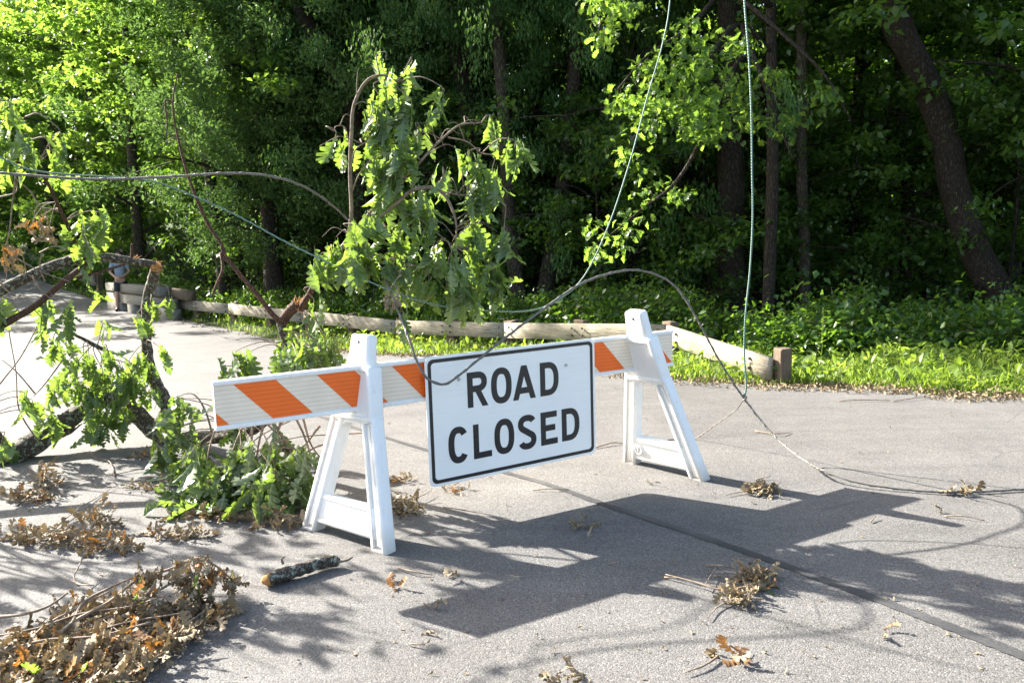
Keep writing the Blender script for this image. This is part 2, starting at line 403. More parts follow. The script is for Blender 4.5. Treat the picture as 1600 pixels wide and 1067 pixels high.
# board, in barricade coordinates: x along, y away from camera, z up
def rot_tilt(bm):
    bmesh.ops.rotate(bm, cent=(0, 0, BZ), matrix=Matrix.Rotation(-BTILT, 3, 'Y'), verts=bm.verts)
bm = bmesh.new()
box_bm(bm, 0, BL, -.016, .016, BZ, BZ+.25)
rot_tilt(bm)
board = link('rail_board', bm_mesh(bm, 'rail_board', M['white_plastic'], .003), bar)
for z0 in (0, .227):
    bm = bmesh.new(); box_bm(bm, -.003, BL+.003, -.026, .026, BZ+z0, BZ+z0+.023); rot_tilt(bm)
    link('board_rim', bm_mesh(bm, 'board_rim', M['white_plastic'], .006, 3, True), board)
z0, z1, SH = BZ+.026, BZ+.224, .185
def stripe(a0, a1, b0, b1, mt, name):          # bottom a0..a1, top b0..b1, sits on the face
    bm = bmesh.new(); y = -.0165
    def slab(pts, y0, y1):
        lo = [bm.verts.new((x, y0, z)) for x, z in pts]; hi = [bm.verts.new((x, y1, z)) for x, z in pts]
        bm.faces.new(lo); bm.faces.new(hi[::-1]); k = len(pts)
        for i in range(k): bm.faces.new((lo[i], hi[i], hi[(i+1) % k], lo[(i+1) % k]))
    P = [(a0, z0), (a1, z0), (b1, z1), (b0, z1)]
    def clip(P, xl, keep_gt):
        out = []
        for i in range(len(P)):
            a, b = P[i], P[(i+1) % len(P)]; ia = (a[0] >= xl) == keep_gt; ib = (b[0] >= xl) == keep_gt
            if ia: out.append(a)
            if ia != ib:
                tt = (xl-a[0])/(b[0]-a[0]); out.append((xl, a[1]+tt*(b[1]-a[1])))
        return out
    P = clip(P, .004, True)
    if len(P) > 2: P = clip(P, BL-.004, False)
    if len(P) < 3: bm.free(); return
    slab(P, y-.0018, y)
    slab([(x, z) for x, z in P], .0165, .0183)
    rot_tilt(bm); link(name, bm_mesh(bm, name, mt), board)
PER, OW = .4295, .212
for k in range(-1, 8):
    b0 = .097+PER*k
    stripe(b0+SH, b0+SH+OW-.0008, b0, b0+OW-.0008, M['orange'], 'orange_stripe')
    stripe(b0+SH+OW, b0+SH+PER-.0008, b0+OW, b0+PER-.0008, M['white_sheet'], 'white_stripe')
# A-frames
def prism(bm, poly, t0, t1):
    lo = [bm.verts.new((t0, u, z)) for u, z in poly]; hi = [bm.verts.new((t1, u, z)) for u, z in poly]
    k = len(poly); fs = [bm.faces.new(lo[::-1]), bm.faces.new(hi)]
    for i in range(k): bm.faces.new((lo[i], lo[(i+1) % k], hi[(i+1) % k], hi[i]))
    return fs
def rounded(bm, off, insets):
    """round every outer edge, then press panels into the two broad faces"""
    bmesh.ops.recalc_face_normals(bm, faces=bm.faces)
    bmesh.ops.bevel(bm, geom=list(bm.edges), offset=off, segments=4, profile=.5, affect='EDGES', clamp_overlap=True)
    bm.faces.ensure_lookup_table()
    big = sorted([f for f in bm.faces if abs(f.normal.x) > .95], key=lambda f: -f.calc_area())[:2]
    for th_, dp_ in insets: bmesh.ops.inset_individual(bm, faces=big, thickness=th_, depth=dp_)
def moulded(bm, name, parent):
    me = bm_mesh(bm, name, M['white_plastic'], 0, 1, True); me.set_sharp_from_angle(angle=math.radians(50))
    return link(name, me, parent)
def a_frame(b, d, rot, lean, disc=False, su=1., sz_=1.):
    mtx = Matrix.Translation((b, d, abs(math.sin(lean))*.04)) @ Matrix.Rotation(rot, 4, 'Z') @ Matrix.Rotation(lean, 4, 'Y') @ Matrix.Diagonal((1, su, sz_, 1))
    T = .043
    def fin(bm, name, parent, bev=.010, seg=3, mt=None):
        me = bm_mesh(bm, name, mt or M['white_plastic'], bev, seg, True)
        o = link(name, me, parent)
        if parent is bar: o.matrix_local = mtx
        return o
    bm = bmesh.new()
    # shoulder block with the slot, and the head above it
    prism(bm, [(-.168, .665), (.168, .665), (.112, .965), (-.112, .965)], -T-.006, T+.006)
    rounded(bm, .014, [(.018, 0), (.012, -.014)])
    body = moulded(bm, 'a_frame', bar); body.matrix_local = mtx
    bm = bmesh.new(); prism(bm, [(-.094, .945), (.094, .945), (.080, 1.02), (.070, 1.135), (-.070, 1.135), (-.080, 1.02)], -T+.006, T-.006)
    rounded(bm, .018, []); moulded(bm, 'head_grip', body)
    bm = bmesh.new(); prism(bm, [(0.009*math.cos(a), 1.09+.009*math.sin(a)) for a in np.linspace(0, 2*math.pi, 13)[:-1]], -T+.0045, T-.0045)
    link('hole', bm_mesh(bm, 'hole', M['hole'], 0), body)  # solid dark plug; the hole's inner shade is put into its colour
    for s in (-1, 1):
        bm = bmesh.new(); prism(bm, [(s*.350, 0), (s*.232, 0), (s*.070, .675), (s*.168, .70)], -T, T)
        rounded(bm, .017, [(.010, 0), (.007, -.020), (.016, .0), (.006, .012)])
        moulded(bm, 'leg', body)
    bm = bmesh.new(); prism(bm, [(-.262, .065), (.262, .065), (.222, .232), (-.222, .232)], -T+.006, T-.006)
    rounded(bm, .014, [(.012, 0), (.004, -.005)])
    moulded(bm, 'crossbar', body)
    # gusset under the shoulder
    bm = bmesh.new(); prism(bm, [(-.095, .60), (-.06, .655), (.06, .655), (.095, .60), (.11, .69), (-.11, .69)], -T+.012, T-.012)
    link('gusset', bm_mesh(bm, 'gusset', M['white_plastic'], .004), body)
    if disc:
        bg_ = Bag()
        x0 = -T+.003; ang = np.linspace(0, 2*math.pi, 25)
        bg_.tube([(x0, .172+.032*math.cos(a), .15+.032*math.sin(a)) for a in ang], .0035, sides=6, n=1, cap=False)
        bg_.tube([(x0, .172, .15-.022), (x0, .172, .15+.022)], .004, sides=5, n=2)
        bg_.tube([(x0, .172-.013, .15+.008), (x0, .172, .15+.022), (x0, .172+.013, .15+.008)], .003, sides=5, n=3)
        link('moulded_arrow_mark', bg_.mesh('moulded_arrow_mark', [M['white_plastic']]), body)
    return body
t = NT('hole_shade'); t.bsdf((.03, .03, .03), .9); M['hole'] = t.m
a_frame(.645, -.02, .33, math.radians(9.5), su=1.03, sz_=1.01)
a_frame(2.975, -.055, .15, math.radians(-15.3), True, 1.03, 1.055)
# sign
def signm(name, c):
    t = NT(name); v = t.coord(); n = t.noise(v, 5, 6, .7); w = t.noise(t.coord((.3, 1, 9)), 12, 4, .6)
    col = t.mix(.4, c, t.ramp(n, [(.3, (.90, .91, .90)), (.6, (1, 1, 1))]), 'MULTIPLY')
    col = t.mix(.25, col, t.ramp(w, [(.35, (.86, .86, .84)), (.6, (1, 1, 1))]), 'MULTIPLY')
    sc_ = t.noise(t.coord((1, 1, 1)), 60, 2, .5)
    col = t.mix(t.ramp(sc_, [(.74, (0, 0, 0)), (.78, (.6, .6, .6))]), col, (.45, .42, .36))
    t.bsdf(col, .34, None, .5); return t.m
M['sign_white'] = signm('sign_white', (.89, .885, .85)); t = NT('sign_black'); v = t.coord(); n = t.noise(v, 40, 4)
t.bsdf(t.ramp(n, [(.3, (.012, .012, .013)), (.8, (.03, .03, .032))]), .35, None, .5); M['sign_black'] = t.m
t = NT('metal'); t.bsdf((.45, .45, .44), .4, None, .5, .8); M['metal'] = t.m
SX0, SX1, SZ0, SZ1 = 1.143, 2.361, BZ-.486, BZ+.276
SY = -.052
def rrect(x0, x1, z0, z1, r, n=6):
    out = []
    for cx, cz, a0 in ((x1-r, z1-r, 0), (x0+r, z1-r, 90), (x0+r, z0+r, 180), (x1-r, z0+r, 270)):
        for k in range(n+1):
            a = math.radians(a0+90*k/n); out.append((cx+r*math.cos(a), cz+r*math.sin(a)))
    return out
def plate(poly, y0, y1, hole=None):
    bm = bmesh.new(); k = len(poly)
    if hole is None:
        lo = [bm.verts.new((x, y0, z)) for x, z in poly]; hi = [bm.verts.new((x, y1, z)) for x, z in poly]
        bm.faces.new(lo); bm.faces.new(hi[::-1])
        for i in range(k): bm.faces.new((lo[i], hi[i], hi[(i+1) % k], lo[(i+1) % k]))
    else:
        A = [[bm.verts.new((x, y, z)) for x, z in P] for P in (poly, hole) for y in (y0, y1)]
        for i in range(k):
            j = (i+1) % k
            bm.faces.new((A[0][i], A[0][j], A[2][j], A[2][i])); bm.faces.new((A[1][i], A[1][j], A[3][j], A[3][i]))
            bm.faces.new((A[0][i], A[0][j], A[1][j], A[1][i])); bm.faces.new((A[2][i], A[2][j], A[3][j], A[3][i]))
    return bm
TS = .012
cxs, czs = (SX0+SX1)/2, (SZ0+SZ1)/2
def srot(bm): bmesh.ops.rotate(bm, cent=(cxs, 0, czs), matrix=Matrix.Rotation(-TS, 3, 'Y'), verts=bm.verts)
bm = plate(rrect(SX0, SX1, SZ0, SZ1, .040), SY, SY+.004); srot(bm)
sign = link('sign_panel', bm_mesh(bm, 'sign_panel', M['sign_white']), bar)
sign['label'] = 'white sign reading ROAD CLOSED with black rounded border'
bm = plate(rrect(SX0+.017, SX1-.017, SZ0+.017, SZ1-.017, .034), SY-.0016, SY-.0003, rrect(SX0+.038, SX1-.038, SZ0+.038, SZ1-.038, .022)); srot(bm)
link('sign_border', bm_mesh(bm, 'sign_border', M['sign_black']), sign)
# lettering: stroked outlines, local box w x 1
SWD = .18
def arc(cx, cz, rx, rz, a0, a1, n=14, e=2.0):
    P = []
    for a in np.linspace(math.radians(a0), math.radians(a1), n):
        c_, s_ = math.cos(a), math.sin(a)
        P.append((cx+rx*np.sign(c_)*abs(c_)**(2/e), cz+rz*np.sign(s_)*abs(s_)**(2/e)))
    return P
def glyph(ch, w):
    h = SWD/2; L, R_, B, T_ = h, w-h, h, 1-h
    if ch == 'O': return [(arc(w/2, .5, w/2-h, .5-h, 0, 360, 49, 2.45), True)]
    if ch == 'D': return [([(0, B)]+[(L+.001, B)][:0]+[(w*.42, B)]+arc(w*.42, .5, w*.58-h, .5-h, -90, 90, 25, 2.4)+[(0, T_)], False), ([(L, 0.001), (L, .999)], False)]
    if ch == 'C': return [(arc(w/2, .5, w/2-h, .5-h, 38, 322, 45, 2.45), False)]
    if ch == 'L': return [([(L, 1), (L, 0)], False), ([(0, B), (w, B)], False)]
    if ch == 'E': return [([(L, 1), (L, 0)], False), ([(0, B), (w, B)], False), ([(0, T_), (w*.97, T_)], False), ([(0, .51), (w*.86, .51)], False)]
    q = SWD*1.05
    if ch == 'A': return [([(0, 0), (q, 0), (w/2+q*.5, 1), (w/2-q*.5, 1)], 'poly'), ([(w-q, 0), (w, 0), (w/2+q*.5, 1), (w/2-q*.5, 1)], 'poly'), ([(w*.2, .265), (w*.8, .265)], False)]
    if ch == 'R': return [([(L, 1), (L, 0)], False), ([(0, T_), (w*.5, T_)]+arc(w*.5, .715, w*.45-h*.9, .285-h, 90, -90, 17, 2.3)+[(0, .43+h)], False), ([(w*.36, .47), (w*.36+q, .47), (w, 0), (w-q, 0)], 'poly')]
    if ch == 'S':
        P = arc(w/2, .735, w/2-h, .265-h, 22, 90, 8, 2.3)+arc(w/2, .735, w/2-h, .265-h, 90, 235, 16, 2.2)
        P += arc(w/2, .272, w/2-h, .272-h, 62, -90, 18, 2.2)+arc(w/2, .272, w/2-h, .272-h, -90, -160, 8, 2.3)
        return [(P, False)]
def stroke(bm, pts, closed, sx, sz, ox, oz, y0, y1, wdt):
    P = np.array([(ox+x*sx, oz+z*sz) for x, z in pts]); keep = [0]
    for i in range(1, len(P)):
        if np.linalg.norm(P[i]-P[keep[-1]]) > 1e-4: keep.append(i)
    P = P[keep]
    if closed and np.linalg.norm(P[0]-P[-1]) < 1e-3: P = P[:-1]
    k = len(P); Lf, Rt = [], []
    for i in range(k):
        a = P[i-1] if (i or closed) else P[i]; b = P[(i+1) % k] if (i < k-1 or closed) else P[i]
        d1 = P[i]-a; d2 = b-P[i]
        n1 = np.linalg.norm(d1); n2 = np.linalg.norm(d2)
        d1 = d1/n1 if n1 > 1e-9 else d2/n2; d2 = d2/n2 if n2 > 1e-9 else d1
        tt = d1+d2; tt /= np.linalg.norm(tt)+1e-9; nrm = np.array([-tt[1], tt[0]])
        ml = min(1.6, 1/max(.3, abs(nrm@np.array([-d1[1], d1[0]]))))
        Lf.append(P[i]+nrm*wdt/2*ml); Rt.append(P[i]-nrm*wdt/2*ml)
    f = lambda q, y: bm.verts.new((q[0], y, q[1]))
    a0 = [f(q, y0) for q in Lf]; b0 = [f(q, y0) for q in Rt]; a1 = [f(q, y1) for q in Lf]; b1 = [f(q, y1) for q in Rt]
    rng = range(k if closed else k-1)
    for i in rng:
        j = (i+1) % k
        bm.faces.new((a0[i], a0[j], b0[j], b0[i])); bm.faces.new((a1[i], a1[j], b1[j], b1[i]))
        bm.faces.new((a0[i], a0[j], a1[j], a1[i])); bm.faces.new((b0[i], b0[j], b1[j], b1[i]))
    if not closed:
        for i in (0, k-1): bm.faces.new((a0[i], b0[i], b1[i], a1[i]))
LETT = [('R', 1.412, 1.552, -.061, .149), ('O', 1.575, 1.720, -.064, .155), ('A', 1.728, 1.895, -.060, .150), ('D', 1.930, 2.071, -.060, .151),
        ('C', 1.273, 1.408, -.380, -.161), ('L', 1.441, 1.566, -.375, -.166), ('O', 1.586, 1.728, -.378, -.160), ('S', 1.757, 1.891, -.378, -.160),
        ('E', 1.926, 2.054, -.374, -.163), ('D', 2.088, 2.228, -.373, -.163)]
for ch, x0, x1, a, b in LETT:
    bm = bmesh.new(); hgt = b-a; w = (x1-x0)/hgt
    for q, (pts, cl) in enumerate(glyph(ch, w)):
        e = .00025*q
        if cl == 'poly':
            lo = [bm.verts.new((x0+x*hgt, SY-.0013-e, BZ+a+.008+z*hgt)) for x, z in pts]; hi = [bm.verts.new((x0+x*hgt, SY-.0002, BZ+a+.008+z*hgt)) for x, z in pts]
            bm.faces.new(lo); bm.faces.new(hi[::-1])
            for i in range(4): bm.faces.new((lo[i], hi[i], hi[(i+1) % 4], lo[(i+1) % 4]))
            continue
        stroke(bm, pts, cl, hgt, hgt, x0, BZ+a+.008, SY-.0013-e, SY-.0002, SWD*hgt)
    srot(bm); link('letter', bm_mesh(bm, 'letter', M['sign_black']), sign)
for x, z in ((2.128, .128), (1.356, .120)):
    bm = bmesh.new(); bmesh.ops.create_cone(bm, cap_ends=True, segments=10, radius1=.012, radius2=.009, depth=.008, matrix=Matrix.Translation((x, SY-.003, BZ+z)) @ Matrix.Rotation(math.pi/2, 4, 'X'))
    link('bolt', bm_mesh(bm, 'bolt', M['metal']), sign)
    bm = bmesh.new(); bmesh.ops.create_cone(bm, cap_ends=True, segments=8, radius1=.005, radius2=.005, depth=.045, matrix=Matrix.Translation((x, SY+.025, BZ+z)) @ Matrix.Rotation(math.pi/2, 4, 'X'))
    link('bolt_shank', bm_mesh(bm, 'bolt_shank', M['metal']), sign)

# ------------------------------------------------------------------ timber guard rail
t = NT('timber'); v = t.coord((1, 1, 1)); vg = t.coord((1.2, 14, 14)); n = t.noise(vg, 2.4, 8, .75, .6); b = t.noise(v, 2.1, 5, .7)
c = t.ramp(n, [(.33, (.09, .075, .055)), (.46, (.27, .235, .175)), (.68, (.42, .375, .29))])
c = t.mix(t.ramp(b, [(.45, (0, 0, 0)), (.65, (.8, .8, .8))]), c, (.17, .155, .11))
k = t.vor(t.coord((.6, 5, 5)), 1.5); c = t.mix(t.ramp(k, [(.02, (1, 1, 1)), (.09, (0, 0, 0))]), c, (.09, .06, .04))
t.bsdf(c, .85, t.bump(n, .8, .012), .2); M['timber'] = t.m
t = NT('timber_dark'); v = t.coord((10, 10, 1.4)); n = t.noise(v, 3, 8, .75, .6)
t.bsdf(t.ramp(n, [(.3, (.07, .05, .035)), (.7, (.20, .155, .11))]), .9, t.bump(n, .8, .012), .2); M['timber_dark'] = t.m
t = NT('timber_grey'); v = t.coord((1.2, 14, 14)); n = t.noise(v, 2.4, 8, .75, .6)
t.bsdf(t.ramp(n, [(.3, (.09, .085, .072)), (.7, (.24, .23, .20))]), .9, t.bump(n, .8, .012), .2); M['timber_grey'] = t.m
def beam(name, A, B_, h, th, mt, parent, origin, jit=.006, segs=8, bev=.008):
    """plank from A to B (bottom centre line), height h, thickness th, gently uneven"""
    A = np.array(A, float); B_ = np.array(B_, float); d = B_-A; L = np.linalg.norm(d[:2]); yaw = math.atan2(d[1], d[0]); sl = d[2]/L
    V = []; Q = []
    for i in range(segs+1):
        x = L*i/segs; zc = sl*x+RNG.normal(0, jit); yc = RNG.normal(0, jit)
        hh = h*(1+RNG.normal(0, .004)); b = bev
        prof = [(-th/2, b), (-th/2+b, 0), (th/2-b, 0), (th/2, b), (th/2, hh-b), (th/2-b, hh), (-th/2+b, hh), (-th/2, hh-b)]
        for y, z in prof: V.append((x, y+yc, z+zc))
    for i in range(segs):
        for j in range(8):
            Q.append([i*8+j, i*8+(j+1) % 8, (i+1)*8+(j+1) % 8, (i+1)*8+j])
    Q = np.array(Q)[:, ::-1]
    T = [[0, j+1, j] for j in range(1, 7)][::-1] + [[segs*8, segs*8+j, segs*8+j+1] for j in range(1, 7)]
    T = [[0, j, j+1] for j in range(1, 7)] + [[segs*8, segs*8+j+1, segs*8+j] for j in range(1, 7)]
    me = mesh_np(name, V, Q, T, [mt], smooth=False)
    o = link(name, me, parent); o.location = Vector(A)-Vector(origin); o.rotation_euler = (0, 0, yaw); return o
def post(x, y, zb, zt, w, yaw, parent, origin, mt=None, dpt=None):
    bm = bmesh.new(); d = (dpt or w)/2; box_bm(bm, -w/2, w/2, -d, d, 0, zt-zb)
    for vv in bm.verts:
        if vv.co.z > .1: vv.co.z += RNG.uniform(-.015, .015)
    me = bm_mesh(bm, 'post', mt or M['timber_dark'], .012, 1)
    o = link('post', me, parent); o.location = (x-origin[0], y-origin[1], zb-origin[2]); o.rotation_euler = (0, 0, yaw); return o
# rail line through posts (photo px -> depth)
RP = [(1212, 8.75), (1040, 11.07), (901, 12.15), (790, 13.2), (700, 14.1), (621, 15.1), (545, 16.3), (478, 17.4), (418, 18.6), (362, 19.8), (305, 21.0), (262, 22.1)]
RX = [((px-800)/FPX*y*1.006, y) for px, y in RP]
topz = [.36, .47, .41, .33, .265, .235, .25, .27, .28, .30, .32, .34]
topz[0] = .40
go = (RX[1][0], RX[1][1], 0)
rail = thing('guard_rail', 'weathered timber guard rail along the road edge in front of the woods', 'guard rail', go)
def bolt(parent, x, z):
    bm = bmesh.new(); bmesh.ops.create_cone(bm, cap_ends=True, segments=6, radius1=.019, radius2=.014, depth=.022, matrix=Matrix.Translation((x, -.055, z)) @ Matrix.Rotation(math.pi/2, 4, 'X'))
    link('bolt', bm_mesh(bm, 'bolt', M['metal_rust']), parent)
t = NT('metal_rust'); t.bsdf((.10, .075, .06), .7, None, .4, .3); M['metal_rust'] = t.m
for i, (x, y) in enumerate(RX):
    zb = float(hg(x, y))-.15
    yaw = math.atan2(RX[min(i+1, len(RX)-1)][1]-RX[max(i-1, 0)][1], RX[min(i+1, len(RX)-1)][0]-RX[max(i-1, 0)][0])
    nx, ny = .7, .7
    if i == 0: nx, ny = .75, .1
    o = post(x+nx*.12, y+ny*.12, zb, topz[i]+(.03 if i else .02), .2 if i else .15, yaw, rail, go, M['timber_dark'], .15)
for i in range(len(RX)-1):
    if i in (2, 4, 6, 8, 10): continue
    j = min(i+2, len(RX)-1) if i else 1
    a, b_ = RX[j], RX[i]
    # planks run two bays; ends butt with a few mm between
    A = np.array([a[0], a[1], topz[j]-.25]); B_ = np.array([b_[0], b_[1], topz[i]-.25 if i else .08])
    if i == 0:
        A[:2] = np.array(RX[1])+np.array([.03, -.05]); A[2] = topz[1]-.26
        B_ = np.array([RX[0][0]-.05, RX[0][1]-.02, .07])
    d = B_-A; L = np.linalg.norm(d); d /= L
    p = beam('plank', A+d*.006, B_-d*.006, .25, .07, M['timber'], rail, go, .001, 5, .004)
    for q in (.12, L/2-.1, L/2+.1, L-.12) if i else (.3, L-.35):
        for zz in (.07, .18): bolt(p, q, zz+(B_[2]-A[2])/L*q)
# leftover short rail pieces at the far end, the railing going on uphill
RF = [G(x, y) for x, y in ((150, 462), (118, 448), (90, 436), (62, 426), (38, 417), (12, 409), (-20, 402))]
fo = tuple(RF[0])
rail2 = thing('guard_rail', 'far weathered guard rail climbing uphill at the left beyond the stacked timbers', 'guard rail', fo)
for i in range(len(RF)-1):
    a, b_ = RF[i+1], RF[i]; zA = hg(a[0], a[1])+.28; zB = hg(b_[0], b_[1])+.28
    beam('plank', (a[0], a[1], zA), (b_[0], b_[1], zB), .36, .08, M['timber_grey'], rail2, fo, .005, 5)
    post(b_[0]+.1, b_[1]+.1, float(hg(b_[0], b_[1]))-.1, zB+.38, .18, .8, rail2, fo)
# stacked timbers barrier with drain openings
so = G(275, 502)
tb = thing('timber_barrier', 'stack of heavy grey timbers with square drain openings beside the walking person', 'barrier', tuple(so))
A = G(176, 482); A = np.array(A); Bq = np.array(so); dd = Bq-A; dd[2] = 0; L = np.linalg.norm(dd); dd /= L; nrm = np.array([-dd[1], dd[0], 0])
zA, zB = float(hg(*A[:2])), float(hg(*Bq[:2]))
def tbeam(a, b, z, h, th, off=0., mt=None):
    beam('timber', A+dd*a*L+nrm*off+[0, 0, zA-A[2]+z], A+dd*b*L+nrm*off+[0, 0, zB-A[2]+z] if b > .5 else A+dd*b*L+nrm*off+[0, 0, zA-A[2]+z], h, th, mt or M['timber_grey'], tb, tuple(so), .004, 2, .008)
for a, b in ((0, .27), (.36, .49), (.58, .78), (.84, 1.0)): tbeam(a, b, 0, .36, .3)
tbeam(0, .97, .365, .26, .3); tbeam(.18, .92, .63, .05, .2, .03, M['timber_dark']); tbeam(-.02, .86, .685, .24, .34, .05); tbeam(0.6, 1.06, .60, .25, .25, .32, M['timber_dark'])

# ------------------------------------------------------------------ leaves
def oak_leaf(fold=.3, curl=.5, twist=.2, rumple=.02, seed=0, lob=1.):
    r = np.random.default_rng(seed)
    T_ = [0, .08, .10, .15, .20, .235, .29, .365, .40, .46, .545, .58, .635, .715, .75, .80, .87, .905, .96, 1.0]
    W = [.007, .007, .05, .11, .10, .035, .205, .19, .045, .295, .275, .055, .33, .285, .07, .245, .19, .08, .11, .02]
    mid, Ls, Rs = [], [], []
    for i, (tt, w) in enumerate(zip(T_, W)):
        w2 = w*(1+r.normal(0, .08)) if lob == 1 else w*(1-lob)+lob*w
        adv = .05 if w > .13 else .0
        mid.append((0, tt)); Ls.append((-w2, tt+adv)); Rs.append((w2*(1+r.normal(0, .06)), tt+adv+r.normal(0, .008)))
    V = np.array([(x, y, 0.) for x, y in mid+Ls+Rs])
    k = len(mid)
    Q = [[k+i, k+i+1, i+1, i] for i in range(k-1)]+[[i, i+1, 2*k+i+1, 2*k+i] for i in range(k-1)]
    Q = np.array(Q)[:, ::-1]
    # bend
    global LXY
    x, y = V[:, 0].copy(), V[:, 1].copy(); LXY = np.c_[x, y]
    z = fold*np.abs(x)*(.7+.6*np.sin(y*9+seed)*.4)+rumple*np.sin(x*22+seed)*np.sin(y*19+seed*2)
    a = twist*(y-.2)
    x2 = x*np.cos(a)-z*np.sin(a); z2 = x*np.sin(a)+z*np.cos(a)
    th = curl*y; R_ = 1/max(abs(curl), 1e-3)*np.sign(curl)
    Y = (R_)*np.sin(th)-z2*np.sin(th)*-1*-1; Z = -(R_)*(1-np.cos(th))+z2*np.cos(th)
    return np.c_[x2, Y, Z], Q
def dead_leaf(seed, roll=2.6, curl=1.2):
    r = np.random.default_rng(seed+100)
    V, Q = oak_leaf(.0, .01, 0, 0, seed)
    x, y = V[:, 0], V[:, 1]
    k = roll*(1+.35*np.sin(y*7+seed))
    xr = np.sin(x*k*1.8)/(k*1.8)*1.0; zr = (1-np.cos(x*k*1.8))/(k*1.8)
    zr += .03*np.sin(y*23+seed)*np.sin(x*19)
    a = r.uniform(-2.6, 2.6)*y; x2 = xr*np.cos(a)-zr*np.sin(a); z2 = xr*np.sin(a)+zr*np.cos(a)
    c = curl*y; R_ = 1/curl
    return np.c_[x2, R_*np.sin(c)+z2*np.sin(c), -R_*(1-np.cos(c))+z2*np.cos(c)], Q
OAKV = [oak_leaf(f, c, tw, .025, i) for i, (f, c, tw) in enumerate([(.5, .6, .4), (.8, 1.1, -.6), (.35, .4, .3), (1.1, .8, .7), (.6, -.4, .5), (.9, 1.4, -.3), (1.3, .6, .1), (.45, 1.0, -1.0)])]
DEADV = [dead_leaf(i, r_, c) for i, (r_, c) in enumerate([(3.6, 1.6), (4.6, 1.1), (3.0, 2.2), (4.2, .6), (2.2, 1.3), (5.0, 2.0), (3.2, .9), (3.9, 2.6)])]
def templ(Vs, mt, nm='leaf'): return [mesh_np(nm, V, Q, mats=[mt], tone=np.full(len(V), .35+.06*i), lxy=LXY) for i, (V, Q) in enumerate(Vs)]
OAKM = templ(OAKV, M['oak_leaf']); BOUGHM = templ(OAKV, M['oak_leaf_bough']); DEADM = templ(DEADV, M['dead_leaf']); RUSTM = templ(DEADV, M['rust_leaf'])
def basis(y, roll):
    """3x3 with second column y (unit), rolled about it"""
    y = np.asarray(y, float); y = y/(np.linalg.norm(y)+1e-9)
    a = np.array([0, 0, 1.]) if abs(y[2]) < .9 else np.array([0, 1., 0])
    x = np.cross(y, a); x /= np.linalg.norm(x); z = np.cross(x, y)
    c, s = math.cos(roll), math.sin(roll)
    return np.c_[x*c+z*s, y, z*c-x*s]
class Leaves:
    """leaf list of one thing: 300 that show largest become objects, the rest one foliage mesh"""
    def __init__(s): s.L = []
    def add(s, p, d, roll, ln, kind=0, wf=1.): s.L.append((np.array(p, float), np.array(d, float), roll, ln, kind, wf))
    def build(s, parent, kinds, limit=300, nm='leaf', rest='foliage'):
        org = np.array(parent.location)
        def rank(l):
            q = l[0]-CAM; dz = q@FW
            if dz < .3: return 1e3
            x = q@RT/dz*FPX; y = q@UP/dz*FPX
            return -(l[3]/dz)+(50 if abs(x) > 830 or abs(y) > 560 else 0)
        s.L.sort(key=rank)
        for p, d, roll, ln, kd, wf in s.L[:limit]:
            ms = kinds[kd][1]; me = ms[RNG.integers(len(ms))]
            o = link(nm, me, parent); B = basis(d, roll)*ln; B[:, 0] *= wf
            mt = Matrix([[*B[r], p[r]-org[r]] for r in range(3)]+[[0, 0, 0, 1]]); o.matrix_local = mt
        by = {}
        VV, QQ, TT, MI, LL = [], [], [], [], []; n = 0; mats = [k[2] for k in kinds]
        for p, d, roll, ln, kd, wf in s.L[limit:]:
            V, Q = kinds[kd][0][RNG.integers(8)]
            B = basis(d, roll)*ln; B[:, 0] *= wf
            VV.append(V@B.T+p-org); QQ.append(Q+n); TT.append(np.full(len(V), RNG.random())); MI += [kd]*len(Q); n += len(V); LL.append(LXY)
        if VV: link(rest, mesh_np(rest, np.vstack(VV), np.vstack(QQ), mats=mats, mi=MI, tone=np.concatenate(TT), lxy=np.vstack(LL)), parent, kind='stuff')
KOAK = [(OAKV, OAKM, M['oak_leaf']), (DEADV, DEADM, M['dead_leaf']), (DEADV, RUSTM, M['rust_leaf'])]
KBOUGH = [(OAKV, BOUGHM, M['oak_leaf_bough']), (DEADV, DEADM, M['dead_leaf']), (DEADV, RUSTM, M['rust_leaf'])]
KDEAD = [(DEADV, DEADM, M['dead_leaf']), (DEADV, RUSTM, M['rust_leaf']), (OAKV, OAKM, M['oak_leaf'])]
def rn(a=1.): return RNG.normal(0, a)
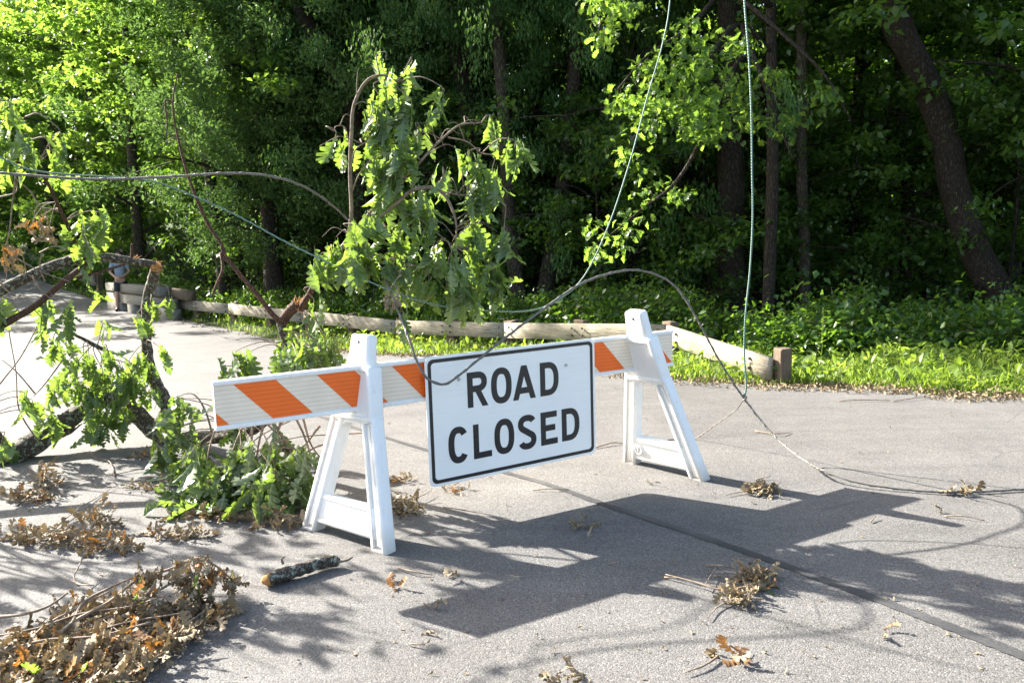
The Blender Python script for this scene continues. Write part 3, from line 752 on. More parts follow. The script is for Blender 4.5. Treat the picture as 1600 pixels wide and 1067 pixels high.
def droop(Lv, tw, px, y0, y1, w, Y, n, ln=.16, spread=.35, kind=0, dj=.10, anchor=None, tskip=0.):
    """a hanging spray of wilted leaves inside the picture patch (px, y0..y1, width w) at depth Y"""
    ln *= 1.36 if kind == 0 else 1.1; n = int(n*1.1); nb = max(1, int(round(n/8))); spread *= .8
    heads = []
    for b in range(nb):
        x = px+RNG.uniform(-.42, .42)*w; lf = ln*FPX/Y
        yy = y0+RNG.uniform(0, max(4, (y1-y0)-lf*.95))
        H = at(x, yy, Y+rn(dj)); heads.append(H)
        lean = np.array([rn(.13), rn(.13), 0])
        for k in range(int(math.ceil(n/nb))):
            p = H+np.array([rn(.03), rn(.03), rn(.035)])
            a = RNG.uniform(0, 6.28); s_ = abs(rn(spread))+.05
            d = np.array([math.cos(a)*s_, math.sin(a)*s_, -1])+lean
            # leaf faces mostly turned outwards from the spray axis
            Lv.add(p, d, math.atan2(-math.cos(a), math.sin(a))+rn(.5)+(0 if RNG.random() < .7 else math.pi), ln*RNG.uniform(.7, 1.18), kind, RNG.uniform(.45, .75) if kind == 0 else RNG.uniform(.35, .6))
    if anchor is not None and tw is not None:
        for H in heads:
            if RNG.random() < tskip: continue
            A_ = np.array(anchor, float); mid_ = (A_*.45+H*.55)+np.array([rn(.03), rn(.03), .10*np.linalg.norm(H-A_)+.02])
            tw.tube([A_, mid_, H+np.array([0, 0, .015]), H-np.array([0, 0, .03])], .0045, .002, 5, .1, n=4)
    return heads
def nearest(pts, P):
    pts = np.asarray(pts); P = np.asarray(P); return pts[np.argmin(np.linalg.norm(pts-P, axis=1))]
def wood(name, parent, paths, mt, sides=9, wob=.07, kind=None):
    """paths: list of ([(px,py,Y)...], radii) -> one mesh"""
    bg_ = Bag(); allp = []
    for P, rad in paths:
        pts = [at(*p) if len(p) == 3 and abs(p[0]) > 20 or True else p for p in P]
        bg_.tube(np.array(pts)-np.array(parent.location), 0, sides=sides, wob=wob, radii=rad, n=7)
        allp += list(catmull(pts, 7))
    link(name, bg_.mesh(name, [mt]), parent, kind=kind); return allp
def splinters(parent, p, d, r, n=16, ln=.09):
    bg_ = Bag(); p = np.array(p)-np.array(parent.location); d = np.array(d)/np.linalg.norm(d)
    B = basis(d, 0)
    for i in range(n):
        a = RNG.uniform(0, 6.28); rr = r*math.sqrt(RNG.random())*.9
        o_ = p+B[:, 0]*rr*math.cos(a)+B[:, 2]*rr*math.sin(a)-d*.02
        e = o_+d*ln*RNG.uniform(.3, 1.1)+np.array([rn(.012), rn(.012), rn(.012)])
        bg_.tube([o_, (o_+e)/2, e], r*.22, .001, 4, n=2)
    link('splintered_end', bg_.mesh('splintered_end', [M['raw_wood']], smooth=False), parent)
#SPLIT2
# ------------------------------------------------------------------ A: thick fallen limb at the left
pA = G(60, 745); 
limb = thing('fallen_limb', 'thick lichen-covered fallen oak limb with a broken upright stub at the left', 'fallen limb', tuple(pA))
a1 = wood('main_limb', limb, [([(-420, 800, 5.2), (-150, 765, 5.6), (0, 722, 6.0), (60, 688, 6.2), (128, 645, 6.5), (165, 625, 6.65), (205, 640, 6.65), (245, 675, 6.6), (285, 684, 6.4), (335, 682, 6.1), (395, 668, 5.7), (435, 630, 5.45)], [.12, .10, .095, .088, .08, .07, .07, .075, .06, .055, .05, .04])], M['bark_lichen'], 14, .10)
a2 = wood('broken_upright', limb, [([(248, 672, 6.6), (262, 640, 6.6), (246, 605, 6.62), (233, 570, 6.65), (228, 520, 6.65), (230, 470, 6.62), (238, 440, 6.6), (246, 414, 6.55)], [.075, .062, .052, .046, .042, .040, .044, .042])], M['bark_lichen'], 11, .09)
splinters(limb, at(246, 416, 6.55), (.2, 0, 1), .04, 14, .07)
a3 = wood('side_branch', limb, [([(128, 648, 6.5), (150, 600, 6.45), (175, 560, 6.4), (140, 535, 6.3), (105, 518, 6.2)], [.03, .022, .018, .015, .010]),
    ([(0, 695, 6.0), (-60, 600, 5.8), (-160, 560, 5.6)], [.05, .035, .02])], M['bark_lichen'], 8, .08)
twA = Bag(); LA = Leaves()
woodA = a1+a2+a3
for c in [(130, 560, 650, 85, 6.35, 17), (190, 540, 625, 80, 6.4, 16), (100, 590, 650, 70, 6.3, 12), (222, 540, 610, 60, 6.45, 10), (150, 600, 675, 75, 6.4, 15), (205, 630, 700, 65, 6.4, 12),
          (45, 612, 668, 50, 5.95, 7), (72, 640, 700, 45, 5.95, 8), (15, 688, 735, 45, 5.8, 7), (165, 660, 700, 50, 6.3, 6), (228, 600, 655, 40, 6.4, 6), (175, 500, 532, 28, 6.4, 3),
          (222, 490, 535, 36, 6.45, 5), (240, 470, 500, 24, 6.5, 3), (262, 462, 500, 26, 6.5, 3), (95, 520, 575, 50, 6.2, 8), (120, 545, 600, 60, 6.3, 9), (235, 560, 600, 40, 6.4, 5), (180, 570, 640, 90, 6.3, 14), (150, 640, 700, 60, 6.3, 9), (250, 545, 575, 22, 6.5, 3)]:
    px, y0, y1, w, Y, n = c
    droop(LA, twA, px, y0, y1, w, Y, int(n*1.6), .15, .55, 0, .12, nearest(woodA, at(px, y0, Y)))
# sprays beyond the left edge of the picture: they throw the dapples on the foreground
for k in range(26):
    Y = RNG.uniform(4.6, 7.2); X = RNG.uniform(-7.4, -4.4); z = RNG.uniform(.7, 2.9)
    if X/Y > -.70: X = -.74*Y
    for q in range(9):
        a = RNG.uniform(0, 6.28); p = np.array([X+rn(.16), Y+rn(.16), z+rn(.12)])
        LA.add(p, (math.cos(a)*.5, math.sin(a)*.5, -1), RNG.uniform(0, 6.28), .17*RNG.uniform(.8, 1.2))
    twA.tube([woodA[RNG.integers(6)], (X-.2, Y, z*.6), (X, Y, z+.1)], .012, .004, 5, .1, n=4)
for P in [[(0, 600), (40, 545), (70, 470), (20, 465)], [(60, 690), (30, 640), (25, 580), (12, 500), (10, 400)], [(55, 615), (25, 580), (0, 560)], [(100, 560), (70, 600), (52, 620)]]:
    twA.tube([at(x, y, 5.9+.05*i) for i, (x, y) in enumerate(P)], .006, .0025, 5, .1, n=5)
twA_V = [v-np.array(limb.location) for v in twA.V]; twA.V = twA_V
link('twigs', twA.mesh('twigs', [M['twig']]), limb)
LA.build(limb, KOAK)

# ------------------------------------------------------------------ B: branch hanging in from the left, snapped over the stub
pB = at(-300, 480, 5.4)
br = thing('snapped_branch', 'long grey branch slanting in from the left, its orange broken end over the stub', 'branch', tuple(pB))
b1 = wood('branch_wood', br, [([(-700, 560, 4.6), (-300, 455, 5.4), (0, 322, 6.0), (60, 278, 6.15), (120, 232, 6.25)][:0]+[(-500, 640, 5.0), (-200, 540, 5.6), (-60, 490, 5.9), (0, 455, 6.0), (50, 430, 6.1), (100, 410, 6.2), (150, 402, 6.3), (205, 408, 6.45), (243, 414, 6.52)], [.06, .055, .045, .040, .040, .040, .040, .032, .030])], M['bark_lichen'], 11, .08)
b2 = wood('side_branch', br, [([(-300, 640, 5.2), (-60, 545, 5.7), (0, 510, 5.85), (55, 478, 5.95), (100, 440, 6.05), (135, 412, 6.15)], [.03, .03, .026, .024, .022, .018]),
    ([(205, 407, 6.45), (206, 392, 6.44), (206, 381, 6.43)], [.012, .010, .008]), ([(120, 435, 6.1), (160, 424, 6.2), (195, 413, 6.3)], [.014, .011, .008]),
    ([(125, 405, 6.2), (118, 380, 6.15), (95, 330, 6.0), (72, 283, 5.9), (50, 262, 5.8), (0, 245, 5.7)], [.018, .016, .014, .011, .009, .007])], M['bark_red'], 8, .07)
splinters(br, at(240, 417, 6.5), (1, .3, -.15), .035, 18, .10)
splinters(br, at(212, 404, 6.45), (.5, 0, .3), .02, 8, .06)
twB = Bag(); LB = Leaves(); woodB = b1+b2
for c in [(18, 155, 215, 44, 5.6, 7), (20, 200, 262, 50, 5.6, 9), (58, 205, 262, 56, 5.7, 9), (106, 200, 258, 36, 5.8, 6), (80, 235, 278, 36, 5.8, 5), (15, 240, 270, 40, 5.7, 5),
          (135, 335, 395, 60, 6.1, 13), (115, 365, 405, 50, 6.1, 8), (155, 350, 400, 40, 6.15, 7), (20, 462, 505, 38, 5.9, 0), (82, 470, 515, 42, 6.0, 8), (98, 480, 545, 40, 6.0, 9), (5, 465, 510, 26, 5.8, 5), (158, 450, 490, 22, 6.2, 3), (115, 408, 440, 26, 6.15, 4), (78, 500, 540, 36, 6.0, 5)]:
    px, y0, y1, w, Y, n = c
    if n: droop(LB, twB, px, y0, y1, w, Y, int(n*1.2), .17, .4, 0, .08, nearest(woodB, at(px, y0, Y)))
for c in [(64, 318, 392, 40, 5.95, 12), (5, 375, 425, 24, 5.8, 7), (75, 330, 365, 34, 6.0, 5)]:
    px, y0, y1, w, Y, n = c; droop(LB, twB, px, y0, y1, w, Y, n, .13, .4, 1, .06, nearest(woodB, at(px, y0, Y)))
    droop(LB, twB, px, y0, y1, w, Y, 3, .10, .4, 2, .06, nearest(woodB, at(px, y0, Y)))
for P in [[(40, 183), (60, 178), (85, 195), (95, 205)], [(45, 220), (70, 215), (78, 235), (66, 250)], [(0, 155), (10, 165), (20, 172)], [(25, 275), (20, 310), (15, 360), (10, 380)], [(25, 280), (48, 300), (60, 320), (75, 330)],
          [(0, 308), (25, 300), (25, 275)], [(62, 395), (85, 385), (110, 392)], [(70, 440), (62, 415), (66, 392)], [(150, 402), (130, 370), (128, 345)], [(50, 430), (65, 455), (85, 470)], [(20, 400), (65, 425), (110, 440)], [(0, 440), (12, 455), (40, 470)]]:
    twB.tube([at(x, y, 5.85) for x, y in P], .007, .003, 5, .1, n=5)
for k in range(16):
    tx, ty = ((60, 900), (200, 965), (120, 1000), (300, 985), (420, 1000), (480, 1035), (560, 935), (380, 870), (20, 965), (250, 900), (600, 1010), (400, 1045), (150, 895), (560, 990), (340, 900), (500, 880))[k]
    g_ = G(tx, ty); z = RNG.uniform(1.15, 1.9)
    while (g_[0]-1.402*z)/(g_[1]+.853*z) > -.70: z += .05
    X = g_[0]-1.402*z; Y = g_[1]+.853*z
    for q in range(9):
        a = RNG.uniform(0, 6.28); LB.add((X+rn(.14), Y+rn(.14), z+rn(.12)), (math.cos(a)*.5, math.sin(a)*.5, -1), RNG.uniform(0, 6.28), .17)
    twB.tube([woodB[RNG.integers(6)], (X, Y, z+.1)], .01, .004, 5, .1, n=4, smooth=False)
twB.V = [v-np.array(br.location) for v in twB.V]
link('twigs', twB.mesh('twigs', [M['twig']]), br)
LB.build(br, KOAK)

# ------------------------------------------------------------------ C: tall leafy branch standing behind the board
pC = G(425, 700)
tall = thing('leafy_branch', 'tall forked oak branch with hanging green leaves standing behind the striped board', 'branch', (float(pC[0]), float(pC[1]), 0))
c1 = wood('stem', tall, [([(435, 630, 5.45), (452, 590, 5.35), (455, 560, 5.3), (446, 530, 5.25), (440, 503, 5.2)], [.045, .040, .036, .034, .034])], M['bark_lichen'], 10, .08)
c2 = wood('bare_branch', tall, [([(440, 505, 5.2), (425, 490, 5.2), (400, 458, 5.2), (372, 425, 5.2), (352, 400, 5.2), (345, 380, 5.2), (325, 350, 5.2), (305, 305, 5.15), (290, 262, 5.1), (278, 215, 5.1), (270, 165, 5.05), (277, 116, 5.0)], [.024, .018, .015, .014, .014, .012, .011, .009, .008, .007, .006, .004]),
    ([(345, 395, 5.2), (348, 420, 5.15), (338, 445, 5.12), (331, 463, 5.1)], [.011, .010, .008, .006]),
    ([(270, 160, 5.05), (258, 158, 5.05), (261, 190, 5.05), (260, 215, 5.05)], [.006, .005, .005, .004]), ([(285, 219, 5.05), (270, 216, 5.05), (258, 224, 5.05)], [.005, .004, .003])], M['bark_red'], 7, .10)
c3 = wood('broken_fork', tall, [([(440, 505, 5.2), (450, 490, 5.2), (464, 476, 5.2)], [.034, .034, .036]), ([(470, 482, 5.2), (480, 465, 5.15), (492, 444, 5.1)], [.024, .020, .018])], M['bark_red'], 9, .08)
splinters(tall, at(463, 478, 5.2), (.3, 0, 1), .034, 18, .09); splinters(tall, at(470, 484, 5.2), (-.5, 0, .8), .02, 8, .06)
hub = (545, 372, 5.05)
c4 = wood('upper_stem', tall, [([(492, 446, 5.1), (510, 420, 5.08), (528, 395, 5.06), hub], [.018, .016, .014, .014]),
    ([hub, (549, 330, 5.0), (547, 270, 5.0), (549, 210, 4.98), (553, 165, 4.96), (572, 128, 4.94), (597, 118, 4.92), (622, 128, 4.92)], [.014, .013, .013, .012, .011, .010, .008, .006]),
    ([hub, (585, 325, 5.0), (628, 285, 4.97), (668, 240, 4.95), (690, 218, 4.95), (718, 196, 4.95), (752, 192, 4.95)], [.011, .010, .009, .008, .007, .006, .004]),
    ([hub, (580, 350, 5.0), (620, 318, 4.95), (640, 300, 4.93), (665, 293, 4.9), (690, 300, 4.9), (706, 325, 4.9), (713, 352, 4.9), (712, 378, 4.9)], [.011, .010, .010, .011, .012, .011, .009, .006, .004]),
    ([(549, 250, 5.0), (540, 190+12, 5.0), (525, 190+8, 5.0), (522, 205, 5.0)], [.004, .004, .003, .002]), ([(548, 262, 5), (555, 235, 4.95), (572, 222, 4.93)], [.005, .004, .003]),
    ([(550, 300, 5), (560, 275, 4.95), (574, 255, 4.93)], [.005, .004, .003]), ([(700, 215, 4.95), (730, 222, 4.92), (752, 240, 4.9)], [.005, .004, .003]),
    ([(660, 345, 4.98), (690, 370, 4.95), (710, 385, 4.95)], [.005, .005, .003]), ([(600, 470, 4.95), (618, 430, 4.97), (625, 390, 5.0), (600, 350, 5.0)], [.005, .005, .005, .006]),
    ([(690, 300, 4.9), (725, 305, 4.9), (750, 300, 4.88), (790, 320, 4.88)], [.006, .005, .004, .003])], M['twig'], 7, .06)
woodC = c3+c4
twC = Bag(); LC = Leaves()
for c in [(596, 84, 128, 30, 4), (640, 90, 125, 34, 4), (612, 118, 160, 50, 6), (600, 140, 205, 60, 10), (640, 150, 205, 60, 9), (676, 140, 185, 44, 7), (615, 180, 250, 76, 14), (525, 203, 262, 30, 5), (650, 195, 240, 40, 5),
          (582, 168, 218, 34, 5), (590, 245, 305, 48, 8), (572, 225, 280, 30, 4), (640, 225, 280, 56, 9), (625, 262, 300, 40, 5), (762, 186, 240, 36, 6), (788, 222, 290, 40, 7), (742, 240, 290, 50, 7), (765, 265, 315, 60, 9), (700, 262, 305, 40, 5), (735, 290, 345, 60, 9),
          (775, 300, 355, 44, 8), (605, 285, 350, 60, 12), (655, 300, 365, 56, 10), (580, 330, 390, 50, 8), (680, 345, 400, 50, 7), (740, 345, 410, 76, 13), (775, 360, 420, 50, 9), (700, 375, 450, 66, 15), (738, 390, 470, 76, 17), (778, 415, 482, 48, 11), (715, 430, 498, 56, 10), (680, 385, 430, 40, 6),
          (660, 425, 490, 50, 7), (750, 430, 488, 60, 9), (628, 440, 480, 30, 3), (548, 355, 425, 60, 11), (565, 375, 450, 60, 11), (600, 355, 430, 60, 12), (610, 400, 470, 50, 11), (585, 400, 460, 50, 9), (520, 390, 450, 46, 9), (500, 400, 440, 36, 6), (497, 468, 520, 34, 5), (640, 340, 400, 30, 5), (655, 395, 440, 40, 5), (540, 400, 440, 50, 7)]:
    px, y0, y1, w, n = c
    droop(LC, twC, px, y0, y1, w, 4.95, int(n*1.12), .165, .32, 0, .09, nearest(woodC, at(px, y0+8, 4.95)))
for c in [(620, 455, 490, 26, 6, 1), (632, 478, 512, 22, 4, 0)]: droop(LC, twC, c[0], c[1], c[2], c[3], 4.6, c[4], .12, .4, c[5], .04, nearest(woodC, at(c[0], c[1]-30, 4.9)))
# low sprays around the foot, showing above the board
for c in [(372, 548, 592, 36, 5.2, 6), (400, 552, 598, 44, 5.2, 8), (430, 545, 592, 50, 5.15, 9), (462, 530, 585, 46, 5.1, 9), (490, 535, 580, 46, 5.1, 8), (515, 528, 575, 34, 5.1, 7), (340, 575, 600, 24, 5.2, 3), (460, 500, 540, 30, 5.1, 4), (500, 552, 590, 50, 5.0, 7), (440, 560, 600, 60, 5.0, 7)]:
    px, y0, y1, w, Y, n = c; droop(LC, twC, px, y0, y1, w, Y, int(n*1.3), .16, .5, 0, .10, nearest(c1+c3, at(px, y0+10, Y)))
# fine bare twigs
for k in range(34):
    i = RNG.integers(len(woodC)-1); p = np.array(woodC[i]); d = np.array([rn(1), rn(.6), abs(rn(.7))]); d /= np.linalg.norm(d); l = RNG.uniform(.08, .28)
    twC.tube([p, p+d*l*.5+[0, 0, .03], p+d*l+[rn(.03), 0, -.04]], .0035, .0015, 5, .1, n=4)
twC.V = [v-np.array(tall.location) for v in twC.V]
link('twigs', twC.mesh('twigs', [M['twig']]), tall)
LC.build(tall, KOAK)

# ------------------------------------------------------------------ D: green bough heaped on the road under the board
pD = G(370, 795)
bough = thing('leafy_bough', 'heap of green wilted oak leaves on twigs lying on the road under the striped board', 'leafy bough', (float(pD[0]), float(pD[1]), 0))
twD = Bag(); LD = Leaves()
src = at(400, 655, 5.35)
for c in [(335, 700, 770, 90, 5.0, 15), (300, 748, 803, 80, 4.95, 12), (370, 700, 785, 80, 4.9, 18), (420, 690, 765, 90, 4.95, 18), (460, 712, 785, 66, 4.85, 16), (480, 702, 770, 36, 4.8, 8), (400, 735, 798, 86, 4.8, 18), (345, 765, 803, 90, 4.75, 14), (380, 668, 720, 80, 5.1, 10),
          (440, 740, 790, 60, 4.7, 12), (430, 665, 720, 60, 5.1, 8), (310, 718, 780, 60, 5.1, 12), (275, 775, 805, 40, 4.9, 6), (470, 750, 792, 50, 4.7, 9), (350, 730, 790, 100, 4.85, 18), (390, 760, 802, 90, 4.7, 14), (320, 770, 806, 60, 4.8, 10)]:
    px, y0, y1, w, Y, n = c; droop(LD, twD, px, y0, y1, w, Y, int(n*1.15), .165, .6, 0, .10, src+np.array([rn(.25), rn(.1), rn(.08)]), .6)
for c in [(292, 618, 682, 60, 5.45, 11), (268, 640, 700, 46, 5.5, 8), (332, 618, 655, 30, 5.35, 4), (265, 690, 745, 48, 5.45, 8), (300, 688, 732, 36, 5.4, 5), (285, 655, 720, 60, 5.45, 9), (255, 700, 748, 30, 5.5, 4)]:
    px, y0, y1, w, Y, n = c; droop(LD, twD, px, y0, y1, w, Y, int(n*1.3), .16, .45, 0, .08, nearest(a1, at(px, y0, Y)))
# leaves spread flat on the road along the foot of the heap
for k in range(60):
    p = G(RNG.uniform(245, 490), RNG.uniform(775, 812)); a = RNG.uniform(0, 6.28); LD.add(p+np.array([0, 0, .04+.05*RNG.random()]), (math.cos(a), math.sin(a), -.15), rn(.4), .15)
for P in [[(415, 655), (405, 690), (400, 730), (410, 770)], [(440, 655), (430, 690), (425, 720)], [(455, 640), (475, 680), (486, 720), (480, 745)], [(500, 665), (470, 700), (440, 700), (420, 720)], [(380, 665), (362, 710), (352, 760)], [(395, 660), (390, 720), (378, 780)], [(470, 640), (484, 690), (500, 715)], [(350, 640), (330, 690), (320, 740)], [(425, 655), (450, 700), (470, 730)], [(520, 690), (490, 700), (460, 720)], [(405, 650), (440, 690), (455, 760)]]:
    twD.tube([at(x, y, 5.1-.04*i) for i, (x, y) in enumerate(P)], .009, .004, 5, .12, n=5)
for P in [[(335, 690), (320, 640), (300, 615), (270, 622)], [(330, 690), (300, 700), (265, 690)]]:
    twD.tube([at(x, y, 5.6) for x, y in P], .008, .003, 5, .1, n=5)
twD.V = [v-np.array(bough.location) for v in twD.V]
link('twigs', twD.mesh('twigs', [M['twig']]), bough)
# nothing may sink into the road
for i, l in enumerate(LD.L):
    p, d, roll, ln, kd, wf = l; d = d/np.linalg.norm(d)
    tip = p[2]+d[2]*ln
    if tip < .05:
        if p[2] < .07: p[2] = .07+.03*RNG.random()
        need = (.045-p[2])/ln
        hx = d[:2]/(np.linalg.norm(d[:2])+1e-6); dz = max(need, -.95); d = np.array([hx[0]*math.sqrt(1-dz*dz), hx[1]*math.sqrt(1-dz*dz), dz])
    LD.L[i] = (p, d, roll, ln, kd, wf)
LD.build(bough, KBOUGH)

# ------------------------------------------------------------------ E: withered brown leaf litter
def heap(name, label, cat, px, py, w, h, n, ht=.05, ln=.10, rust=.12, green=0., twigs=(), group=None, limit=300, gap=1.):
    o3 = G(px, py); th = thing(name, label, cat, (float(o3[0]), float(o3[1]), float(o3[2])+RZ), group)
    Lv = Leaves()
    for k in range(int(n*1.35) if n > 5 else n):
        a = RNG.uniform(0, 6.28); r_ = math.sqrt(RNG.random())
        q = G(px+math.cos(a)*r_*w/2, py+math.sin(a)*r_*h/2)
        zz = RZ+.012+ht*(1-r_*r_)*RNG.random(); q = q+(G(px, py+max(2, zz*120))-G(px, py))*.6
        b = RNG.uniform(0, 6.28); d = np.array([math.cos(b), math.sin(b), rn(.25)])
        kd = 1 if RNG.random() < rust else (2 if RNG.random() < green else 0)
        Lv.add(q+np.array([0, 0, zz]), d, RNG.uniform(0, 6.28), ln*.86*RNG.uniform(.6, 1.25), kd, RNG.uniform(.3, .6))
    Lv.build(th, KDEAD, limit)
    if twigs:
        bg_ = Bag()
        for P, r_ in twigs:
            bg_.tube([np.array(G(x, y))+np.array([0, 0, RZ+z_+r_])-np.array(th.location)+np.array([0, 0, 0]) for x, y, z_ in P], r_, r_*.45, 6, .15, n=5)
        link('twig', bg_.mesh('twig', [M['twig']]), th)
    return th
# large pile bottom left
pE = G(190, 1010)
pile = thing('withered_branch', 'large heap of withered brown oak leaves on a branch in the bottom left foreground', 'withered branch', (float(pE[0]), float(pE[1]), RZ))
LE = Leaves(); twE = Bag()
def inpile(x, y):
    # outline of the heap in the picture
    P = [(0, 1067), (-40, 1045), (25, 1005), (70, 985), (95, 965), (120, 955), (160, 950), (205, 965), (235, 985), (262, 965), (300, 950), (345, 955), (362, 970), (340, 985), (290, 1003), (318, 1018), (270, 1030), (235, 1055), (190, 1100), (-40, 1100)]
    c = False; j = len(P)-1
    for i in range(len(P)):
        if (P[i][1] > y) != (P[j][1] > y) and x < (P[j][0]-P[i][0])*(y-P[i][1])/(P[j][1]-P[i][1])+P[i][0]: c = not c
        j = i
    return c
k = 0
while k < 1050:
    x, y = RNG.uniform(-40, 365), RNG.uniform(920, 1100)
    if not inpile(x, y+20): continue
    k += 1; core = 1 if (inpile(x+35, y) and inpile(x-35, y+25) and inpile(x, y-18)) else .3
    zz = .02+.08*core*RNG.random()**.8*(.6+.4*math.sin(x*.05)*math.sin(y*.09)); q = G(x, y+14+zz*330)
    b = RNG.normal(.2, 1.5); kd = 1 if RNG.random() < .09 else (2 if RNG.random() < .015 else 0)
    LE.add(q+np.array([0, 0, RZ+zz]), (math.cos(b), math.sin(b), rn(.3)), RNG.uniform(0, 6.28), .095*RNG.uniform(.6, 1.3), kd, RNG.uniform(.3, .6))
# raised spray: an arching stem with hanging dead leaves
def PZ(x, y, gx, gy):
    """point above ground pixel (gx,gy) seen at (x,y)"""
    g = G(gx, gy); return at(x, y, g[1])
arch = [PZ(40, 1040, 40, 1046), PZ(110, 975, 110, 1010), PZ(170, 940, 175, 985), PZ(215, 905, 225, 965), PZ(262, 890, 275, 950), PZ(305, 872, 318, 945), PZ(335, 882, 340, 945), PZ(362, 905, 362, 945)]
arch2 = [PZ(160, 968, 165, 985), PZ(205, 950, 210, 975), PZ(260, 915, 268, 965), PZ(300, 895, 305, 960)]
arch3 = [PZ(112, 975, 112, 1005), PZ(132, 940, 136, 980), PZ(178, 915, 183, 965), PZ(225, 895, 232, 960)]
for A_ in (arch, arch2, arch3): twE.tube(A_, .008, .004, 6, .1, n=5)
A_all = list(catmull(arch, 8))+list(catmull(arch2, 8))+list(catmull(arch3, 8))
def hang(cx, y0, y1, w, n, gy, kd=0):
    n = int(n*.9)
    for k in range(n):
        x = cx+RNG.uniform(-.5, .5)*w; y = RNG.uniform(y0, max(y0+2, y1-28)); p = PZ(x, y, x, gy+rn(6))
        d = np.array([rn(.3), rn(.3), -1.]); kk = 1 if RNG.random() < .16 else (2 if RNG.random() < .02 else kd)
        LE.add(p, d, RNG.uniform(0, 6.28), .088*RNG.uniform(.7, 1.3), kk, RNG.uniform(.45, .75))
for c in [(190, 905, 950, 22, 12, 985), (205, 915, 955, 22, 8, 985), (232, 890, 930, 44, 18, 970), (262, 882, 915, 40, 14, 962), (300, 866, 905, 60, 26, 955), (290, 890, 940, 40, 26, 955), (312, 895, 960, 34, 22, 958), (345, 885, 930, 38, 20, 950), (362, 895, 930, 18, 8, 948), (330, 880, 915, 30, 10, 950), (262, 930, 970, 44, 16, 975), (300, 940, 975, 50, 18, 972), (120, 975, 1010, 26, 7, 1015)]: hang(*c)
for P, r_ in [([(-60, 992), (0, 993), (40, 996), (80, 990), (110, 975)], .009), ([(-40, 1050), (20, 1045), (80, 1038), (160, 1040), (240, 1025)], .007), ([(125, 935), (118, 928), (128, 912), (133, 903)], .005), ([(118, 928), (128, 940), (150, 948)], .005), ([(220, 945), (240, 955), (258, 958)], .004), ([(-20, 1020), (60, 1012), (130, 995), (210, 990), (280, 975)], .005), ([(60, 1060), (120, 1030), (200, 1010), (300, 1000)], .005), ([(150, 1066), (175, 1020), (185, 985)], .004), ([(250, 1040), (280, 1015), (330, 985)], .004), ([(210, 1060), (200, 1030), (165, 1005)], .003), ([(30, 1050), (70, 1010), (125, 985), (175, 965)], .006)]:
    twE.tube([np.array(G(x, y))+np.array([0, 0, RZ+.04+.02*i]) for i, (x, y) in enumerate(P)], r_, r_*.5, 6, .12, n=5)
twE.V = [v-np.array(pile.location) for v in twE.V]
link('twig', twE.mesh('twig', [M['twig']]), pile)
LE.build(pile, KDEAD)
def line_tw(pts, r_=.005, z=.0): return [([(x, y, z) for x, y in pts], r_)]
heap('withered_spray', 'long low mat of brown leaves at the left edge above the big heap', 'leaf heap', 95, 848, 200, 24, 110, .06, .11, .06)
heap('withered_spray', 'small flat clump of brown leaves with orange tips just below the long mat', 'leaf heap', 165, 864, 100, 16, 50, .05, .10, .15)
heap('withered_spray', 'upright brown leaf tuft on the road left of the green heap', 'leaf heap', 152, 822, 46, 16, 36, .17, .11, .08)
heap('withered_spray', 'dark brown leaf clump under the fallen limb at far left', 'leaf heap', 55, 782, 70, 18, 44, .05, .11, .12)
heap('withered_spray', 'tall tuft of curled brown leaves hanging beside the far left clump', 'leaf heap', 72, 762, 30, 16, 40, .24, .11, .12)
heap('withered_spray', 'narrow row of brown leaves right of the flat clump', 'leaf heap', 275, 842, 90, 12, 44, .04, .10, .10)
heap('withered_spray', 'loose brown leaves on the road in front of the green heap', 'leaf heap', 345, 812, 150, 12, 60, .04, .10, .10)
heap('withered_spray', 'curled pale brown leaf clump left of the near barricade foot', 'leaf heap', 438, 822, 90, 16, 44, .06, .11, .05)
heap('withered_spray', 'little rust brown tuft at the left end of the green heap', 'leaf heap', 228, 768, 40, 10, 22, .05, .09, .2)
heap('withered_spray', 'brown leaf tuft leaning on the left side of the green heap', 'leaf heap', 268, 750, 34, 22, 24, .12, .10, .15)
heap('withered_spray', 'thin brown leaf scatter beyond the green heap by the limb', 'leaf heap', 232, 716, 60, 7, 26, .03, .09, .1)
heap('withered_spray', 'brown spiky leaf clump just right of the near barricade leg', 'leaf heap', 632, 800, 48, 24, 60, .09, .10, .03, twigs=line_tw([(650, 792), (664, 786), (675, 779)], .004, .03))
heap('withered_spray', 'dry brown leaf clump in front of the far barricade foot', 'leaf heap', 1190, 771, 44, 14, 42, .06, .10, .02, twigs=line_tw([(1168, 776), (1150, 779), (1134, 783)], .004, .01))
heap('withered_branch', 'dry leaf cluster on forked twigs beside the tar seam', 'withered branch', 1180, 915, 62, 30, 66, .10, .095, .03, .04,
     twigs=line_tw([(1180, 930), (1130, 938), (1085, 925), (1040, 913)], .006, .02)+line_tw([(1180, 905), (1150, 915), (1115, 915)], .005, .02)+line_tw([(1120, 900), (1110, 915), (1100, 932)], .004, .02)+line_tw([(1145, 950), (1120, 962), (1105, 980)], .004, .01))
heap('withered_spray', 'smaller dry leaf cluster just in front of the forked twigs', 'leaf heap', 1150, 947, 56, 16, 34, .05, .09, .03)
heap('curled_leaf', 'bright orange curled leaf with a twig near the bottom edge', 'leaf', 1140, 1034, 36, 16, 7, .05, .12, .8, twigs=line_tw([(1122, 1040), (1100, 1055), (1070, 1066)], .005, .01))
heap('withered_spray', 'small olive leaf clump inside the sign shadow', 'leaf heap', 910, 826, 26, 10, 14, .04, .09, 0, .2)
heap('withered_spray', 'pale leaf pair inside the sign shadow below the olive clump', 'leaf heap', 920, 850, 30, 8, 3, .01, .08, 0)
